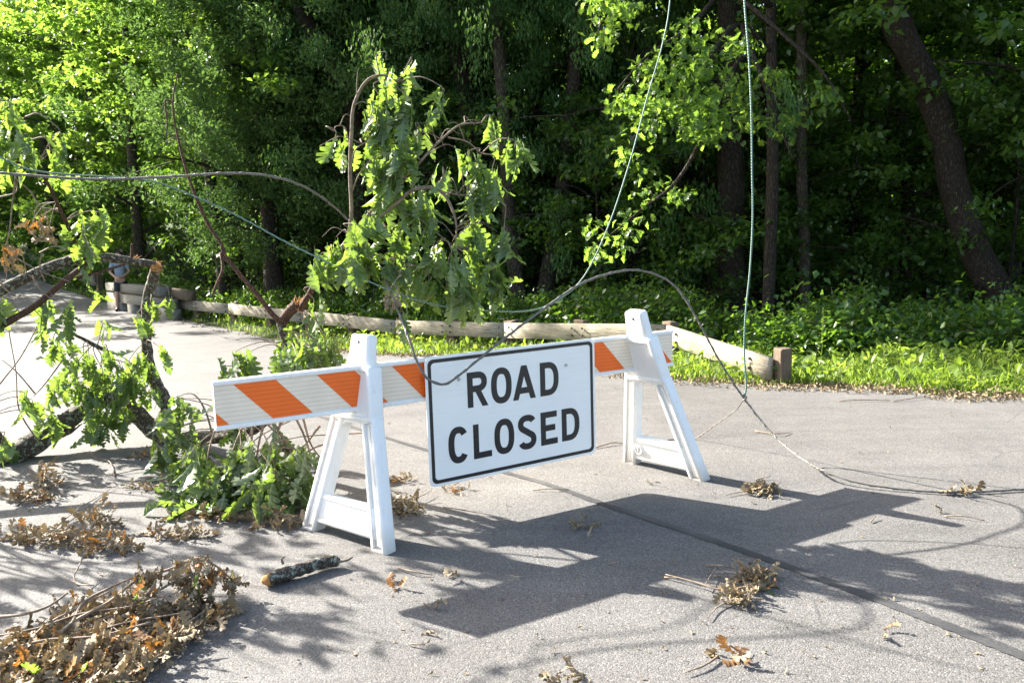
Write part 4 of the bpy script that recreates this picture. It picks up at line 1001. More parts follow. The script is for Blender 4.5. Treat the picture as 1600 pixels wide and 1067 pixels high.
heap('curled_leaf', 'rust orange oak leaf in front of the near barricade foot', 'leaf', 618, 922, 18, 8, 4, .02, .10, .9)
heap('curled_leaf', 'grey brown curled leaf right of the rust orange leaf', 'leaf', 710, 908, 18, 6, 4, .03, .09, 0)
heap('curled_leaf', 'small dark leaf with twig above the sign shadow tip', 'leaf', 677, 957, 18, 6, 3, .02, .09, 0, twigs=line_tw([(662, 955), (675, 960), (688, 952)], .004, .01))
heap('curled_leaf', 'single folded brown leaf below the sign shadow tip', 'leaf', 686, 1004, 10, 4, 1, .01, .13, 0)
heap('withered_spray', 'row of pale leaves at the bottom edge near the middle', 'leaf heap', 890, 1072, 120, 6, 10, .03, .10, .15)
heap('curled_leaf', 'white curled leaf under the loose end of the grey cable', 'leaf', 1500, 773, 34, 8, 9, .03, .12, 0)
heap('withered_spray', 'thin row of orange brown leaves under the sign left corner', 'leaf heap', 630, 753, 54, 8, 20, .03, .09, .3)
heap('withered_spray', 'scattered orange leaf bits under the sign bottom edge', 'leaf heap', 712, 770, 40, 14, 12, .02, .08, .6)
heap('curled_leaf', 'standing pale leaf at the tip of the far shadow', 'leaf', 1472, 803, 8, 3, 2, .03, .09, 0)
heap('curled_leaf', 'small yellow leaf lying in front of the tar seam', 'leaf', 1386, 998, 14, 4, 2, .01, .08, .9)
heap('curled_leaf', 'small leaf under the gap between sign and far barricade leg', 'leaf', 1015, 762, 16, 6, 3, .02, .08, 0)
# scattered crumbs
bits = Bag()
for k in range(420):
    x, y = RNG.uniform(-20, 1620), 600+RNG.random()**1.3*470
    q = G(x, y)
    if edge_d(q[0], q[1]) > -.2: continue
    V, Q = DEADV[RNG.integers(8)]; a = RNG.uniform(0, 6.28); B = basis((math.cos(a), math.sin(a), 0), RNG.uniform(0, 6.28))*RNG.uniform(.012, .032)
    bits.add(V@B.T+q+np.array([0, 0, RZ+.006]), Q)
link('leaf_crumbs', bits.mesh('leaf_crumbs', [M['dead_leaf']], tone=RNG.random(bits.n)), kind='stuff')
STK = [([(832, 773), (860, 774), (888, 772)], 'straight dark twig in front of the sign bottom edge'), ([(693, 800), (725, 808), (768, 813)], 'bent twig pointing at the upper sign shadow corner'), ([(620, 896), (645, 906), (676, 908)], 'pale twig right of the near barricade foot'),
       ([(640, 1018), (665, 1023)], 'short dark twig below the tip of the sign shadow'), ([(1360, 824), (1368, 818)], 'tiny stick inside the far shadow'), ([(1475, 815), (1505, 818), (1538, 822)], 'thin dark twig right of the far shadow tip'),
       ([(1310, 632), (1345, 632), (1390, 631)], 'long dark twig on the road near the right grass verge'), ([(1395, 632), (1430, 629), (1462, 625)], 'pale twig with bits next to the long dark twig'), ([(930, 706), (960, 700), (985, 702), (1005, 706)], 'crooked twig behind the sign right edge'),
       ([(1102, 893), (1125, 897), (1150, 898)], 'pale straight twig inside the shadow above the forked cluster'), ([(1038, 912), (1060, 917)], 'stub of wood left of the forked cluster'), ([(1180, 757), (1204, 754)], 'small twig behind the dry clump at the far foot'),
       ([(950, 890), (965, 892)], 'short twig in the middle of the sign shadow'), ([(1255, 868), (1272, 868)], 'short dark twig right of the big shadow edge'), ([(1525, 924), (1533, 920)], 'tiny dark stick on the right side of the road'),
       ([(260, 735), (220, 742), (180, 748), (140, 755), (90, 758)], 'long bare twig between the fallen limb and the brown leaf clumps'), ([(180, 752), (172, 730), (150, 722), (140, 712)], 'crooked side twig rising from the long bare twig'), ([(80, 840), (120, 808), (160, 780), (178, 770)], 'thin bare twig leaning over the upright leaf tuft'),
       ([(1180, 680), (1215, 686), (1235, 682)], 'pale grass stalk on the road right of the far leg')]
for pts, lb in STK:
    o3 = G(*pts[0]); bg_ = Bag(); r_ = .0055 if o3[1] > 6 else .004
    bg_.tube([np.array(G(x, y))+np.array([0, 0, RZ+r_+.004+.012*(i % 2)])-o3 for i, (x, y) in enumerate(pts)], r_, r_*.6, 6, .2, n=5)
    o = link('twig', bg_.mesh('twig', [M['twig']]), None, lb, 'twig', 'twigs strewn on the road'); o.location = o3
# the short log
p0, p1 = G(418, 925), G(528, 896)
lg = thing('broken_log', 'short lichen-spotted piece of broken branch lying on the road', 'log', tuple(p0))
bg_ = Bag(); R_ = .032
P = [np.array([0, 0, RZ+R_+.004])+(p1-p0)*f+np.array([0, dy, dz]) for f, dy, dz in ((0, 0, 0), (.25, .015, .0), (.5, .02, .004), (.7, .035, .006), (.9, .03, .002), (1.0, .0, -.002))]
bg_.tube(P, 0, sides=12, wob=.10, radii=[.030, .034, .030, .030, .032, .024], n=6); link('log_bark', bg_.mesh('log_bark', [M['bark_lichen']]), lg)
bg_ = Bag(); bg_.tube([P[0]+[-.022, .004, .001], P[0]+[-.006, .001, 0], P[0]+[.02, 0, .004]], .015, .031, 9, .12, n=2); link('splintered_end', bg_.mesh('splintered_end', [M['raw_wood']]), lg)
bg_ = Bag(); bg_.tube([P[2]+[-.1, 0, .025], P[2]+[-.105, -.003, .05], P[2]+[-.09, 0, .062]], .008, .003, 6, .1, n=3); bg_.tube([P[-1]+[-.01, 0, 0], P[-1]+[.05, .01, .008], P[-1]+[.075, .02, .02]], .009, .003, 6, .1, n=3); link('side_twig', bg_.mesh('side_twig', [M['twig']]), lg)

# ------------------------------------------------------------------ cables
def cablem(name, a, b, sc_=260, ang=(1, 1, 1)):
    t = NT(name); v = t.coord(ang); w = t.n('ShaderNodeTexWave'); w.bands_direction = 'DIAGONAL'; w.inputs['Scale'].default_value = sc_/6.28; t.l(v, w.inputs[0])
    n = t.noise(v, 14, 4)
    c = t.mix(t.math('MULTIPLY', w.outputs['Fac'], .8), a, b); c = t.mix(.4, c, t.ramp(n, [(.3, (.7, .7, .7)), (.7, (1.1, 1.1, 1.1))]), 'MULTIPLY')
    t.bsdf(c, .5, t.bump(w.outputs['Fac'], .5, .003), .5); return t.m
M['grey_cable'] = cablem('grey_cable', (.07, .065, .055), (.23, .215, .185)); M['green_cable'] = cablem('green_cable', (.035, .11, .08), (.20, .29, .24), 200); M['thin_cable'] = cablem('thin_cable', (.10, .085, .07), (.22, .20, .17))
def cable(name, label, pts, r_, mt, group=None, twist=False, n=12):
    P = catmull(pts, n); o3 = P[0]
    bg_ = Bag(); bg_.tube(P-o3, r_, r_, 8, 0, smooth=False)
    if twist:
        s_ = np.concatenate([[0], np.cumsum(np.linalg.norm(np.diff(P, axis=0), axis=1))]); tot = s_[-1]; m_ = int(tot/.018)
        ss = np.linspace(0, tot, m_); PP = np.stack([np.interp(ss, s_, P[:, i]) for i in range(3)], 1)-o3
        tg = np.gradient(PP, axis=0); tg /= np.linalg.norm(tg, axis=1)[:, None]
        u = np.cross(tg, [0.1, 1, .2]); u /= np.linalg.norm(u, axis=1)[:, None]; w = np.cross(tg, u); a = ss/.13*6.28
        bg_.tube(PP+(u*np.cos(a)[:, None]+w*np.sin(a)[:, None])*r_*.95, r_*.55, r_*.55, 5, 0, smooth=False)
    o = link(name, bg_.mesh(name, [mt]), None, label, 'cable', group); o.location = o3; return o
# height over the ground where the cable rests on the road
def gr(x, y, r_): g = G(x, y); return g+np.array([0, 0, RZ+r_])
def ov(x, y, h): return at(x, y, G(x, y)[1]*(1-h/1.58))
cable('downed_cable', 'thick grey downed cable looping over the ROAD CLOSED sign and out to the right',
      [at(-500, 262, 3.6), at(-100, 268, 4.4), at(0, 271, 4.6), at(140, 280, 4.7), at(250, 277, 4.75), at(360, 271, 4.8), at(430, 277, 4.85), at(490, 300, 4.98), at(545, 345, 5.15), at(585, 400, 5.12), at(610, 455, 4.8), at(637, 525, 4.45), at(655, 572, 4.40), at(672, 594, 4.39), at(698, 599, 4.42), at(735, 572, 4.50), at(783, 533, 4.64), at(850, 482, 4.88), at(905, 445, 5.1), at(950, 428, 5.3), at(992, 422, 5.45), at(1030, 431, 5.6), at(1060, 453, 5.65), at(1090, 500, 5.7), at(1125, 565, 5.75), at(1165, 626, 5.75), ov(1215, 686, .20), ov(1270, 727, .11), ov(1330, 751, .06), ov(1400, 763, .042), ov(1490, 769, .038), ov(1600, 764, .038), ov(1760, 752, .038)], .0068, M['grey_cable'], 'downed cables', True)
cable('downed_cable', 'thin green cable sagging from the left, then rising out of the top middle',
      [at(-450, 60, 4.2), at(-100, 205, 4.6), at(0, 246, 4.75), at(60, 268, 4.8), at(200, 279, 4.85), at(260, 290, 4.9), at(360, 332, 4.9), at(450, 380, 4.85), at(530, 418, 4.8), at(620, 458, 4.8), at(690, 478, 4.85), at(760, 485, 4.95), at(830, 485, 5.05), at(878, 465, 5.1), at(915, 428, 5.15), at(952, 350, 5.2), at(985, 250, 5.3), at(1012, 150, 5.4), at(1035, 70, 5.5), at(1047, 0, 5.6), at(1052, -120, 5.8)], .0048, M['green_cable'], 'downed cables')
cable('downed_cable', 'green cable hanging straight down from the top to the knot at the right',
      [at(1158, -120, 5.9), at(1163, 0, 5.85), at(1170, 90, 5.82), at(1174, 180, 5.8), at(1175, 260, 5.8), at(1176, 340, 5.8), at(1172, 420, 5.78), at(1165, 490, 5.76), at(1163, 550, 5.76), at(1166, 600, 5.75), at(1163, 622, 5.75)], .0068, M['green_cable'], 'downed cables')
cable('loose_wire', 'thin dark wire running from the knot down behind the far barricade leg',
      [at(1164, 620, 5.75), at(1150, 640, 5.9), at(1120, 662, 6.1), at(1085, 685, 6.3), gr(1050, 692, .004), gr(1010, 697, .004), gr(985, 700, .004)], .004, M['thin_cable'])
bg_ = Bag(); kn = at(1164, 624, 5.75)
for k in range(4): 
    a0 = k*1.3; bg_.tube([np.array([.013*math.cos(a0+t_), .013*math.sin(a0+t_), -.02+.04*t_/6.3+.006*k]) for t_ in np.linspace(0, 6.3, 12)], .0035, .0035, 5, 0, n=1, smooth=False)
o = link('cable_knot', bg_.mesh('cable_knot', [M['thin_cable']]), None, 'dark twisted tie where the green cable meets the grey cable', 'tie'); o.location = kn

# ------------------------------------------------------------------ verge: grass, weeds, litter
def blades(name, pts, hmin, hmax, mt, w=.006, kind='stuff', lean=.5):
    n = len(pts); P = np.asarray(pts, float); h = RNG.uniform(hmin, hmax, n)*RNG.uniform(.6, 1, n)
    a = RNG.uniform(0, 6.283, n); l = RNG.uniform(.1, lean, n)*h; dx, dy = np.cos(a)*l, np.sin(a)*l
    b = RNG.uniform(0, 6.283, n); wx, wy = np.cos(b)*w, np.sin(b)*w
    ww = RNG.uniform(.6, 1.4, n)
    V = np.zeros((n, 5, 3))
    for k, (f, wf, lf) in enumerate(((0, 1, 0), (0, -1, 0), (.55, -.8, .35), (.55, .8, .35), (1, 0, 1))):
        V[:, k, 0] = P[:, 0]+wx*wf*ww+dx*lf; V[:, k, 1] = P[:, 1]+wy*wf*ww+dy*lf; V[:, k, 2] = P[:, 2]+h*f*(1-.25*lf)
    i = np.arange(n)*5
    Q = np.stack([i, i+1, i+2, i+3], 1); T = np.stack([i+3, i+2, i+4], 1)
    return link(name, mesh_np(name, V.reshape(-1, 3), Q, T, [mt], tone=np.repeat(RNG.random(n), 5), smooth=False), kind=kind)
EL = catmull(np.c_[EDGE, np.zeros(len(EDGE))], 20)[:, :2]
def verge_points(n, d0, d1, xmin=-14, xmax=13, power=1., patch=0):
    tg = np.gradient(EL, axis=0); L = np.linalg.norm(tg, axis=1); nn = np.c_[tg[:, 1], -tg[:, 0]]/L[:, None]
    ok = (EL[:, 0] > xmin) & (EL[:, 0] < xmax); idx = np.where(ok)[0]
    # weight: nearer stretches get more
    wgt = L[idx]/np.maximum(EL[idx, 1], 7)**1.2; wgt /= wgt.sum()
    if nn[idx[len(idx)//2]][1] < 0: nn = -nn
    ii = RNG.choice(idx, n*2, p=wgt); d = d0+(d1-d0)*RNG.random(n*2)**power
    t_ = RNG.random(n*2)[:, None]
    j = np.minimum(ii+1, len(EL)-1)
    P = EL[ii]*(1-t_)+EL[j]*t_+nn[ii]*d[:, None]
    if patch:
        f = np.sin(P[:, 0]*1.9+1)*np.sin(P[:, 1]*2.3)+np.sin(P[:, 0]*4.7)*np.sin(P[:, 1]*5.1+2)*.6
        k = f+RNG.normal(0, .5, len(f)) > patch; P = P[k]
    P = P[(P[:, 0] > -3.2) | (RNG.random(len(P)) < .3)]
    P = P[:n]
    return np.c_[P, hg(P[:, 0], P[:, 1])-.005]
blades('verge_grass', verge_points(56000, .03, 2.8, -16, 13, 1.1, -.55), .07, .24, M['grass'], .0055, lean=.8)
blades('tall_grass', verge_points(12000, .3, 3.0, -16, 13, 1, .1), .14, .34, M['grass'], .0075, lean=.7)
def tile_leaves(n_pts, Vs, sizes, up=.5, seed=0, dirz=(-.3, .5)):
    V0, Q0 = Vs
    return V0, Q0
def scatter_leaf(name, P, mt, size, Vt, zr=(0, .12), tilt=.5, kind='stuff'):
    n = len(P); V0, Q0 = Vt; k = len(V0)
    a = RNG.uniform(0, 6.283, n); pit = rn(0)+RNG.normal(0, tilt, n); rl = RNG.normal(0, tilt, n); s_ = size*RNG.uniform(.6, 1.3, n)
    ca, sa, cb, sb, cc, sc2 = np.cos(a), np.sin(a), np.cos(pit), np.sin(pit), np.cos(rl), np.sin(rl)
    x, y, z = V0[:, 0][None], V0[:, 1][None], V0[:, 2][None]
    X = x*cc[:, None]+z*sc2[:, None]; Z = -x*sc2[:, None]+z*cc[:, None]; Y = y
    Y2 = Y*cb[:, None]-Z*sb[:, None]; Z2 = Y*sb[:, None]+Z*cb[:, None]
    X3 = X*ca[:, None]-Y2*sa[:, None]; Y3 = X*sa[:, None]+Y2*ca[:, None]
    V = np.stack([X3*s_[:, None]+P[:, 0:1], Y3*s_[:, None]+P[:, 1:2], Z2*s_[:, None]+P[:, 2:3]+RNG.uniform(*zr, n)[:, None]], -1)
    Q = (Q0[None]+(np.arange(n)*k)[:, None, None]).reshape(-1, 4)
    return link(name, mesh_np(name, V.reshape(-1, 3), Q, mats=[mt], tone=np.repeat(RNG.random(n), k)), kind=kind)
OVAL = (np.array([(0, 0, 0), (-.16, .25, .05), (-.22, .5, .07), (-.14, .8, .03), (0, 1.0, -.08), (.14, .8, .03), (.22, .5, .07), (.16, .25, .05), (0, .25, 0), (0, .5, .0), (0, .8, -.03)], float), np.array([[0, 8, 9, 1], [1, 9, 9, 2], [2, 9, 10, 3]])[:0])
OVAL = (np.array([(0, 0, 0), (0, .33, .01), (0, .68, -.01), (0, 1, -.1), (-.17, .28, .06), (-.2, .62, .05), (.17, .28, .06), (.2, .62, .05)], float), np.array([[0, 1, 5, 4], [1, 2, 3, 5], [0, 6, 7, 1], [1, 7, 3, 2]]))
scatter_leaf('verge_weeds', verge_points(9000, .1, 3.4, -16, 13, 1, -.3), M['grass'], .11, OVAL, (.03, .22), .7)
dry = verge_points(2600, .1, 3.0, -16, 13, 1, .2)
blades('dry_stems', dry, .12, .38, M['dead_leaf'], .004, lean=.9)
lp = verge_points(8200, -.34, .28, -12, 13, .8, -.9); lp[:, 2] = np.maximum(lp[:, 2], hz(lp[:, 0], lp[:, 1])+RZ)+.008
V8 = DEADV[4]
scatter_leaf('leaf_litter', lp, M['dead_leaf'], .055, V8, (0, .03), .5)
scatter_leaf('forest_litter', verge_points(9000, 2.0, 9, -10, 13, 1.3), M['dead_leaf'], .09, V8, (0, .04), .5)
# ------------------------------------------------------------------ woods
KITE = np.array([(0, 0, 0), (-.33, .42, .10), (0, 1, -.06), (.33, .42, .10)], float)
def leaf_cloud(C_, n_each, sig, size, drop=.35, aspect=1., seed=0, squash=.55, mode='broad'):
    """C_: clump centres (m,3); returns verts/tris of small leaves"""
    r = np.random.default_rng(seed); m_ = len(C_); n = m_*n_each
    c = np.repeat(np.asarray(C_), n_each, axis=0)
    off = r.normal(0, 1, (n, 3))*np.array([sig, sig, sig*squash])
    p = c+off
    a = r.uniform(0, 6.283, n)
    if mode == 'hang':
        el = -1.2+r.normal(0, .25, n)
    elif mode == 'cedar':
        el = r.normal(.2, .7, n)
    else: el = -drop+r.normal(0, .45, n)
    d = np.stack([np.cos(a)*np.cos(el), np.sin(a)*np.cos(el), np.sin(el)], 1)
    up = np.array([0, 0, 1.])+r.normal(0, .45, (n, 3)); x = np.cross(d, up); x /= np.linalg.norm(x, axis=1)[:, None]+1e-9; z = np.cross(x, d)
    s_ = size*r.uniform(.6, 1.35, n)
    K = KITE
    V = p[:, None]+s_[:, None, None]*(K[None, :, 0:1]*aspect*x[:, None]+K[None, :, 1:2]*d[:, None]+K[None, :, 2:3]*z[:, None])
    i = np.arange(n)*4
    T = np.concatenate([np.stack([i, i+2, i+1], 1), np.stack([i, i+3, i+2], 1)])
    ct = np.repeat(r.random(m_), n_each)*.45+r.random(n)*.55
    return V.reshape(-1, 3), T, np.repeat(ct, 4)
def tree_proto(seed, H, R_, base, n_clump, n_each, sig, size, mt, bark_, tr=.16, mode='broad', aspect=1., lean=(0, 0), limbs=14, inner=.25):
    r = np.random.default_rng(seed); tb_ = Bag()
    k = 8; tp = np.array([[lean[0]*f+.12*math.sin(f*5+seed)*f, lean[1]*f+.12*math.cos(f*4+seed)*f, H*.93*f-.3*(1-f)] for f in np.linspace(0, 1, k)])
    tb_.tube(tp, 0, sides=9, wob=.05, radii=[tr*1.35, tr, tr*.88, tr*.75, tr*.55, tr*.3, .02], n=3)
    cent = []
    for i in range(limbs):
        f = base/H+(1-base/H)*((i+.5)/limbs)**.9*.95; b = np.array([np.interp(f, np.linspace(0, 1, k), tp[:, j]) for j in range(3)])
        az = i*2.4+r.normal(0, .4)
        prof = math.sin(math.pi*min(1, (f-base/H)/(1-base/H)*.85+.18))**.7 if mode in ('broad',) else (1-(f-base/H)/(1-base/H))**.8+.08
        L = R_*prof*r.uniform(.75, 1.15)
        rise = {'broad': .35, 'cedar': .25, 'hang': -.18}[mode]*L
        e = b+np.array([math.cos(az)*L, math.sin(az)*L, rise+r.normal(0, .2)]); md = (b+e)/2+np.array([0, 0, .12*L])
        tb_.tube([b, md, e], tr*.38*(1-f*.6), .012, 6, .05, n=4)
        for q in range(max(2, n_clump//limbs)):
            t_ = (inner+(1.08-inner)*r.random()**.75); P = (1-t_)**2*b+2*(1-t_)*t_*md+t_*t_*e
            sp = R_*.26*(.5+t_)
            P2 = P+np.array([r.normal(0, sp), r.normal(0, sp), r.normal(0, sp*.7)])
            cent.append(P2)
            if q % 3 == 0: tb_.tube([P, (P+P2)/2+[0, 0, .05], P2], .014, .005, 4, .0, n=2, cap=False)
    cent = np.array(cent)
    V, T, tone = leaf_cloud(cent, n_each, sig, size, seed=seed, mode=mode, aspect=aspect, squash={'broad': .5, 'cedar': .9, 'hang': 1.1}[mode])
    return tb_.mesh('trunk', [bark_]), mesh_np('crown', V, None, T, [mt], tone=tone, smooth=False)
PR = {}
PR['maple'] = [tree_proto(s, 12.5, 3.3, 2.2, 190, 95, .20, .14, M['maple_leaf'], M['bark_dark'], .17) for s in (1, 2)]
PR['bright'] = [tree_proto(s, 12, 3.5, .8, 190, 130, .22, .165, M['bright_leaf'], M['bark_grey'], .16) for s in (3, 4)]
PR['far'] = [tree_proto(9, 12.5, 3.4, 1.0, 210, 24, .15, .20, M['bright_leaf'], M['bark_dark'], .17)]  # maple shape with a lighter leaf: backlight is put into its colour
PR['cedar'] = [tree_proto(5, 12, 2.4, 1.6, 340, 150, .17, .115, M['cedar_leaf'], M['bark_dark'], .2, 'cedar', .62, limbs=30)]
PR['spruce'] = [tree_proto(6, 15, 3.2, 2.6, 340, 135, .15, .105, M['spruce_leaf'], M['bark_dark'], .2, 'hang', .55, limbs=30)]
PR['sapling'] = [tree_proto(s, 4.6, 1.7, .6, 70, 70, .17, .115, M['shrub_leaf'], M['bark_dark'], .035, limbs=12) for s in (7, 8)]
PR['suntint_sapling'] = [tree_proto(s, 6.0, 2.0, .5, 90, 75, .24, .15, M['bright_leaf'], M['bark_dark'], .04, limbs=14) for s in (31, 32)]  # brighter leaf colour stands in for sun that the canopy blocks here
def bush_proto(seed, Hh, R_, n, size, mt):
    r = np.random.default_rng(seed); tb_ = Bag(); cent = []
    for i in range(14):
        az = i*2.4; e = np.array([math.cos(az)*R_*r.uniform(.3, 1), math.sin(az)*R_*r.uniform(.3, 1), Hh*r.uniform(.45, 1)])
        tb_.tube([(0, 0, -.1), e*.5+[0, 0, .15], e], .016, .004, 5, n=3)
        for q in range(4): cent.append(e*(.45+.55*r.random())+r.normal(0, .13, 3))
    V, T, tone = leaf_cloud(np.array(cent), n, .17, size, seed=seed, squash=.7)
    V[:, 2] = np.abs(V[:, 2])
    return tb_.mesh('stems', [M['twig']]), mesh_np('foliage', V, None, T, [mt], tone=tone, smooth=False)
PR['bush'] = [bush_proto(s, 1.3, .8, 75, .085, M['shrub_leaf']) for s in (21, 22)]+[bush_proto(23, 1.5, .9, 65, .10, M['maple_leaf'])]
PR['low'] = [bush_proto(s, .5, .5, 26, .10, M['shrub_leaf']) for s in (24, 25)]
CNT = {}
def plant(kind, x, y, sc_=1., lab=None, cat='tree', grp=None, nm=None, zoff=0, trunk=None, hs=1., name2=('trunk', 'crown')):
    pr = PR[kind][CNT.get(kind, 0) % len(PR[kind])]; CNT[kind] = CNT.get(kind, 0)+1
    o = thing(nm or {'maple': 'maple_tree', 'bright': 'leafy_tree', 'far': 'leafy_tree', 'suntint_sapling': 'sapling', 'cedar': 'cedar_tree', 'spruce': 'spruce_tree', 'sapling': 'sapling', 'bush': 'bush', 'low': 'low_bush'}[kind], lab, cat, (x, y, float(hg(x, y))-.05+zoff), grp)
    o.rotation_euler = (0, 0, RNG.uniform(0, 6.28)); o.scale = (sc_, sc_, sc_*hs)
    if trunk is None: link(name2[0], pr[0], o)
    c = link(name2[1], pr[1], o)
    return o
def pxy(px, Y): return ((px-800)/FPX*Y, Y)
LBL = {'maple': 'dark green maple in the shaded woods behind the guard rail', 'bright': 'sunlit yellow-green tree in the woods at the left', 'cedar': 'grey-green cedar in the woods left of the middle', 'spruce': 'dark spruce with hanging boughs in the middle of the woods', 'sapling': 'leafy sapling in the understorey beneath the woods'}
SPOT = [(-9999, 'outside the left edge'), (0, 'above the far end of the climbing rail'), (75, 'over the snapped branch'), (150, 'behind the walking person'), (215, 'behind the stacked timbers'), (265, 'left of the bare reddish branch'), (330, 'behind the bare reddish branch'), (400, 'between the bare branch and the leafy branch'), (480, 'just left of the tall leafy branch'), (560, 'straight behind the tall leafy branch'), (640, 'behind the left corner of the sign'), (710, 'behind the hanging oak leaves, above the sign'), (800, 'right of the hanging oak leaves'), (870, 'above the right half of the sign'), (940, 'behind the far barricade leg'), (1010, 'above the arch of the grey cable'), (1090, 'left of the hanging green cable'), (1160, 'right of the hanging green cable'), (1230, 'behind the guard rail end post'), (1300, 'behind the tall weed stalk'), (1370, 'left of the leaning trunk'), (1440, 'straight behind the leaning trunk'), (1520, 'at the foot of the leaning trunk'), (1590, 'at the right edge'), (1660, 'outside the right edge')]
def where(px):
    w_ = SPOT[0][1]
    for a, b in SPOT:
        if px >= a: w_ = b
    return w_
DEPTH = {'maple': ('dark green maple', (21, 30, 45)), 'bright': ('sunlit yellow-green tree', (33, 42, 52)), 'suntint_sapling': ('sun-tinted sapling', (22, 25, 31)), 'far': ('sun-tinted leafy tree', (10, 25, 45)), 'cedar': ('grey-green cedar', (21.8, 24, 30)), 'spruce': ('dark drooping spruce', (20, 22, 30)), 'sapling': ('leafy sapling', (15, 20, 30)), 'bush': ('shrub', (14, 22, 30)), 'low': ('low weedy bush', (12, 18, 28))}
def lab_for(kind, px, Y):
    nm, d = DEPTH[kind]; k = sum(Y > q for q in d)
    return '%s %s %s' % (('nearest', 'middle-distance', 'deeper', 'farthest')[k], nm, where(px))
GRP = {'far': 'leafy trees deep in the woods', 'maple': 'maples in the shaded woods', 'bright': 'sunlit trees at the left', 'cedar': 'cedars in the woods', 'spruce': 'spruces in the woods', 'sapling': 'saplings under the trees', 'bush': 'bushes along the woods edge', 'low': 'low bushes on the verge'}
# trees with trunks one can follow in the photo
def trunk_tree(pts, radii, label, crown=None, cs=1., cz=0, bark_='bark_dark', nm='tree', rot=0):
    g0 = at(*pts[-1]); base = np.array([g0[0], g0[1], float(hg(g0[0], g0[1]))-.2])
    o = thing(nm, label, 'tree', tuple(base)); P = [at(*p)-base for p in pts][::-1]
    if P[0][2] > .1: P = [np.array([P[0][0], P[0][1], 0.])]+P
    top = P[-1]; d = (P[-1]-P[-2]); d /= np.linalg.norm(d); P.append(top+d*3.5)
    bg_ = Bag(); bg_.tube(P, 0, sides=14, wob=.05, radii=[radii[0]*1.25]+list(radii)+[radii[-1]*.7], n=7); link('trunk', bg_.mesh('trunk', [M[bark_]]), o)
    if crown:
        c = link('crown', PR[crown][CNT.get('x'+crown, 0) % len(PR[crown])][1], o); CNT['x'+crown] = CNT.get('x'+crown, 0)+1
        c.location = (P[-1][0]*.75, P[-1][1]*.75, cz); c.scale = (cs, cs, cs); c.rotation_euler = (0, 0, rot)
    return o
trunk_tree([(1372, -60, 14.2), (1402, 40, 14.2), (1445, 125, 14.2), (1478, 220, 14.2), (1492, 300, 14.2), (1525, 395, 14.2), (1585, 508, 14.2)], [.28, .255, .24, .23, .23, .235, .25], 'big leaning furrowed trunk at the right side of the woods', 'maple', 1.0, 3.2, 'bark_dark')
trunk_tree([(1140, -40, 16), (1140, 200, 16), (1143, 300, 16), (1140, 400, 16), (1146, 490, 16)], [.30, .29, .27, .25, .22], 'thick dark upright trunk behind the hanging green cable', 'maple', 1.1, 3.6)
trunk_tree([(1250, -40, 15.5), (1253, 100, 15.5), (1252, 250, 15.5), (1257, 400, 15.5), (1256, 515, 15.5)], [.11, .105, .10, .095, .085], 'slim straight trunk just right of the thick dark trunk', 'maple', .8, 3.4, 'bark_grey')
trunk_tree([(1400, -40, 17.5), (1412, 200, 17.5), (1418, 330, 17.5), (1412, 480, 17.5)], [.13, .12, .12, .10], 'slim pale trunk left of the big leaning trunk', 'maple', .9, 4, 'bark_grey')
trunk_tree([(905, -40, 18), (898, 100, 18), (890, 200, 18), (876, 320, 18), (862, 400, 18), (846, 480, 18)], [.19, .18, .17, .16, .15, .13], 'slanting grey trunk right of the hanging oak leaves', 'spruce', .9, 3.5, 'bark_grey')
trunk_tree([(770, -40, 17.5), (785, 150, 17.5), (795, 330, 17.5), (802, 400, 17.5), (812, 490, 17.5)], [.17, .16, .15, .14, .12], 'dark trunk right behind the hanging oak leaves', 'spruce', .9, 3.8, 'bark_grey')
trunk_tree([(700, -40, 19), (716, 80, 19), (735, 200, 19), (742, 320, 19), (740, 470, 19)], [.24, .23, .21, .2, .18], 'dark trunk in deep shade at the centre of the woods', 'cedar', 1.0, 2.6)
trunk_tree([(450, -40, 19.5), (490, 60, 19.5), (545, 150, 19.5), (558, 260, 19.5), (562, 380, 19.5), (566, 490, 19.5)], [.25, .24, .22, .2, .19, .16], 'curved dark cedar trunk behind the tall leafy branch', 'cedar', 1.1, 1.8)
trunk_tree([(310, 150, 22), (322, 220, 22), (330, 290, 22), (345, 400, 22), (352, 470, 22)], [.17, .17, .15, .13, .12], 'left one of the two dark trunks behind the bare reddish branch', 'bright', 1., 3.2)
trunk_tree([(402, 180, 22.5), (380, 270, 22.5), (372, 330, 22.5), (368, 400, 22.5), (372, 470, 22.5)], [.24, .22, .19, .15, .12], 'right one of the two dark trunks behind the bare reddish branch', 'maple', .95, 3.4)
trunk_tree([(1560, 150, 19), (1572, 300, 19), (1575, 420, 19), (1560, 500, 19)], [.3, .28, .27, .25], 'dark trunk at the far right behind the leaning trunk', 'maple', 1, 3)
trunk_tree([(1640, -40, 13.5), (1650, 300, 13.5), (1655, 520, 13.5)], [.2, .18, .16], 'trunk of the shady tree at the right edge', 'maple', 1.05, 1.8)
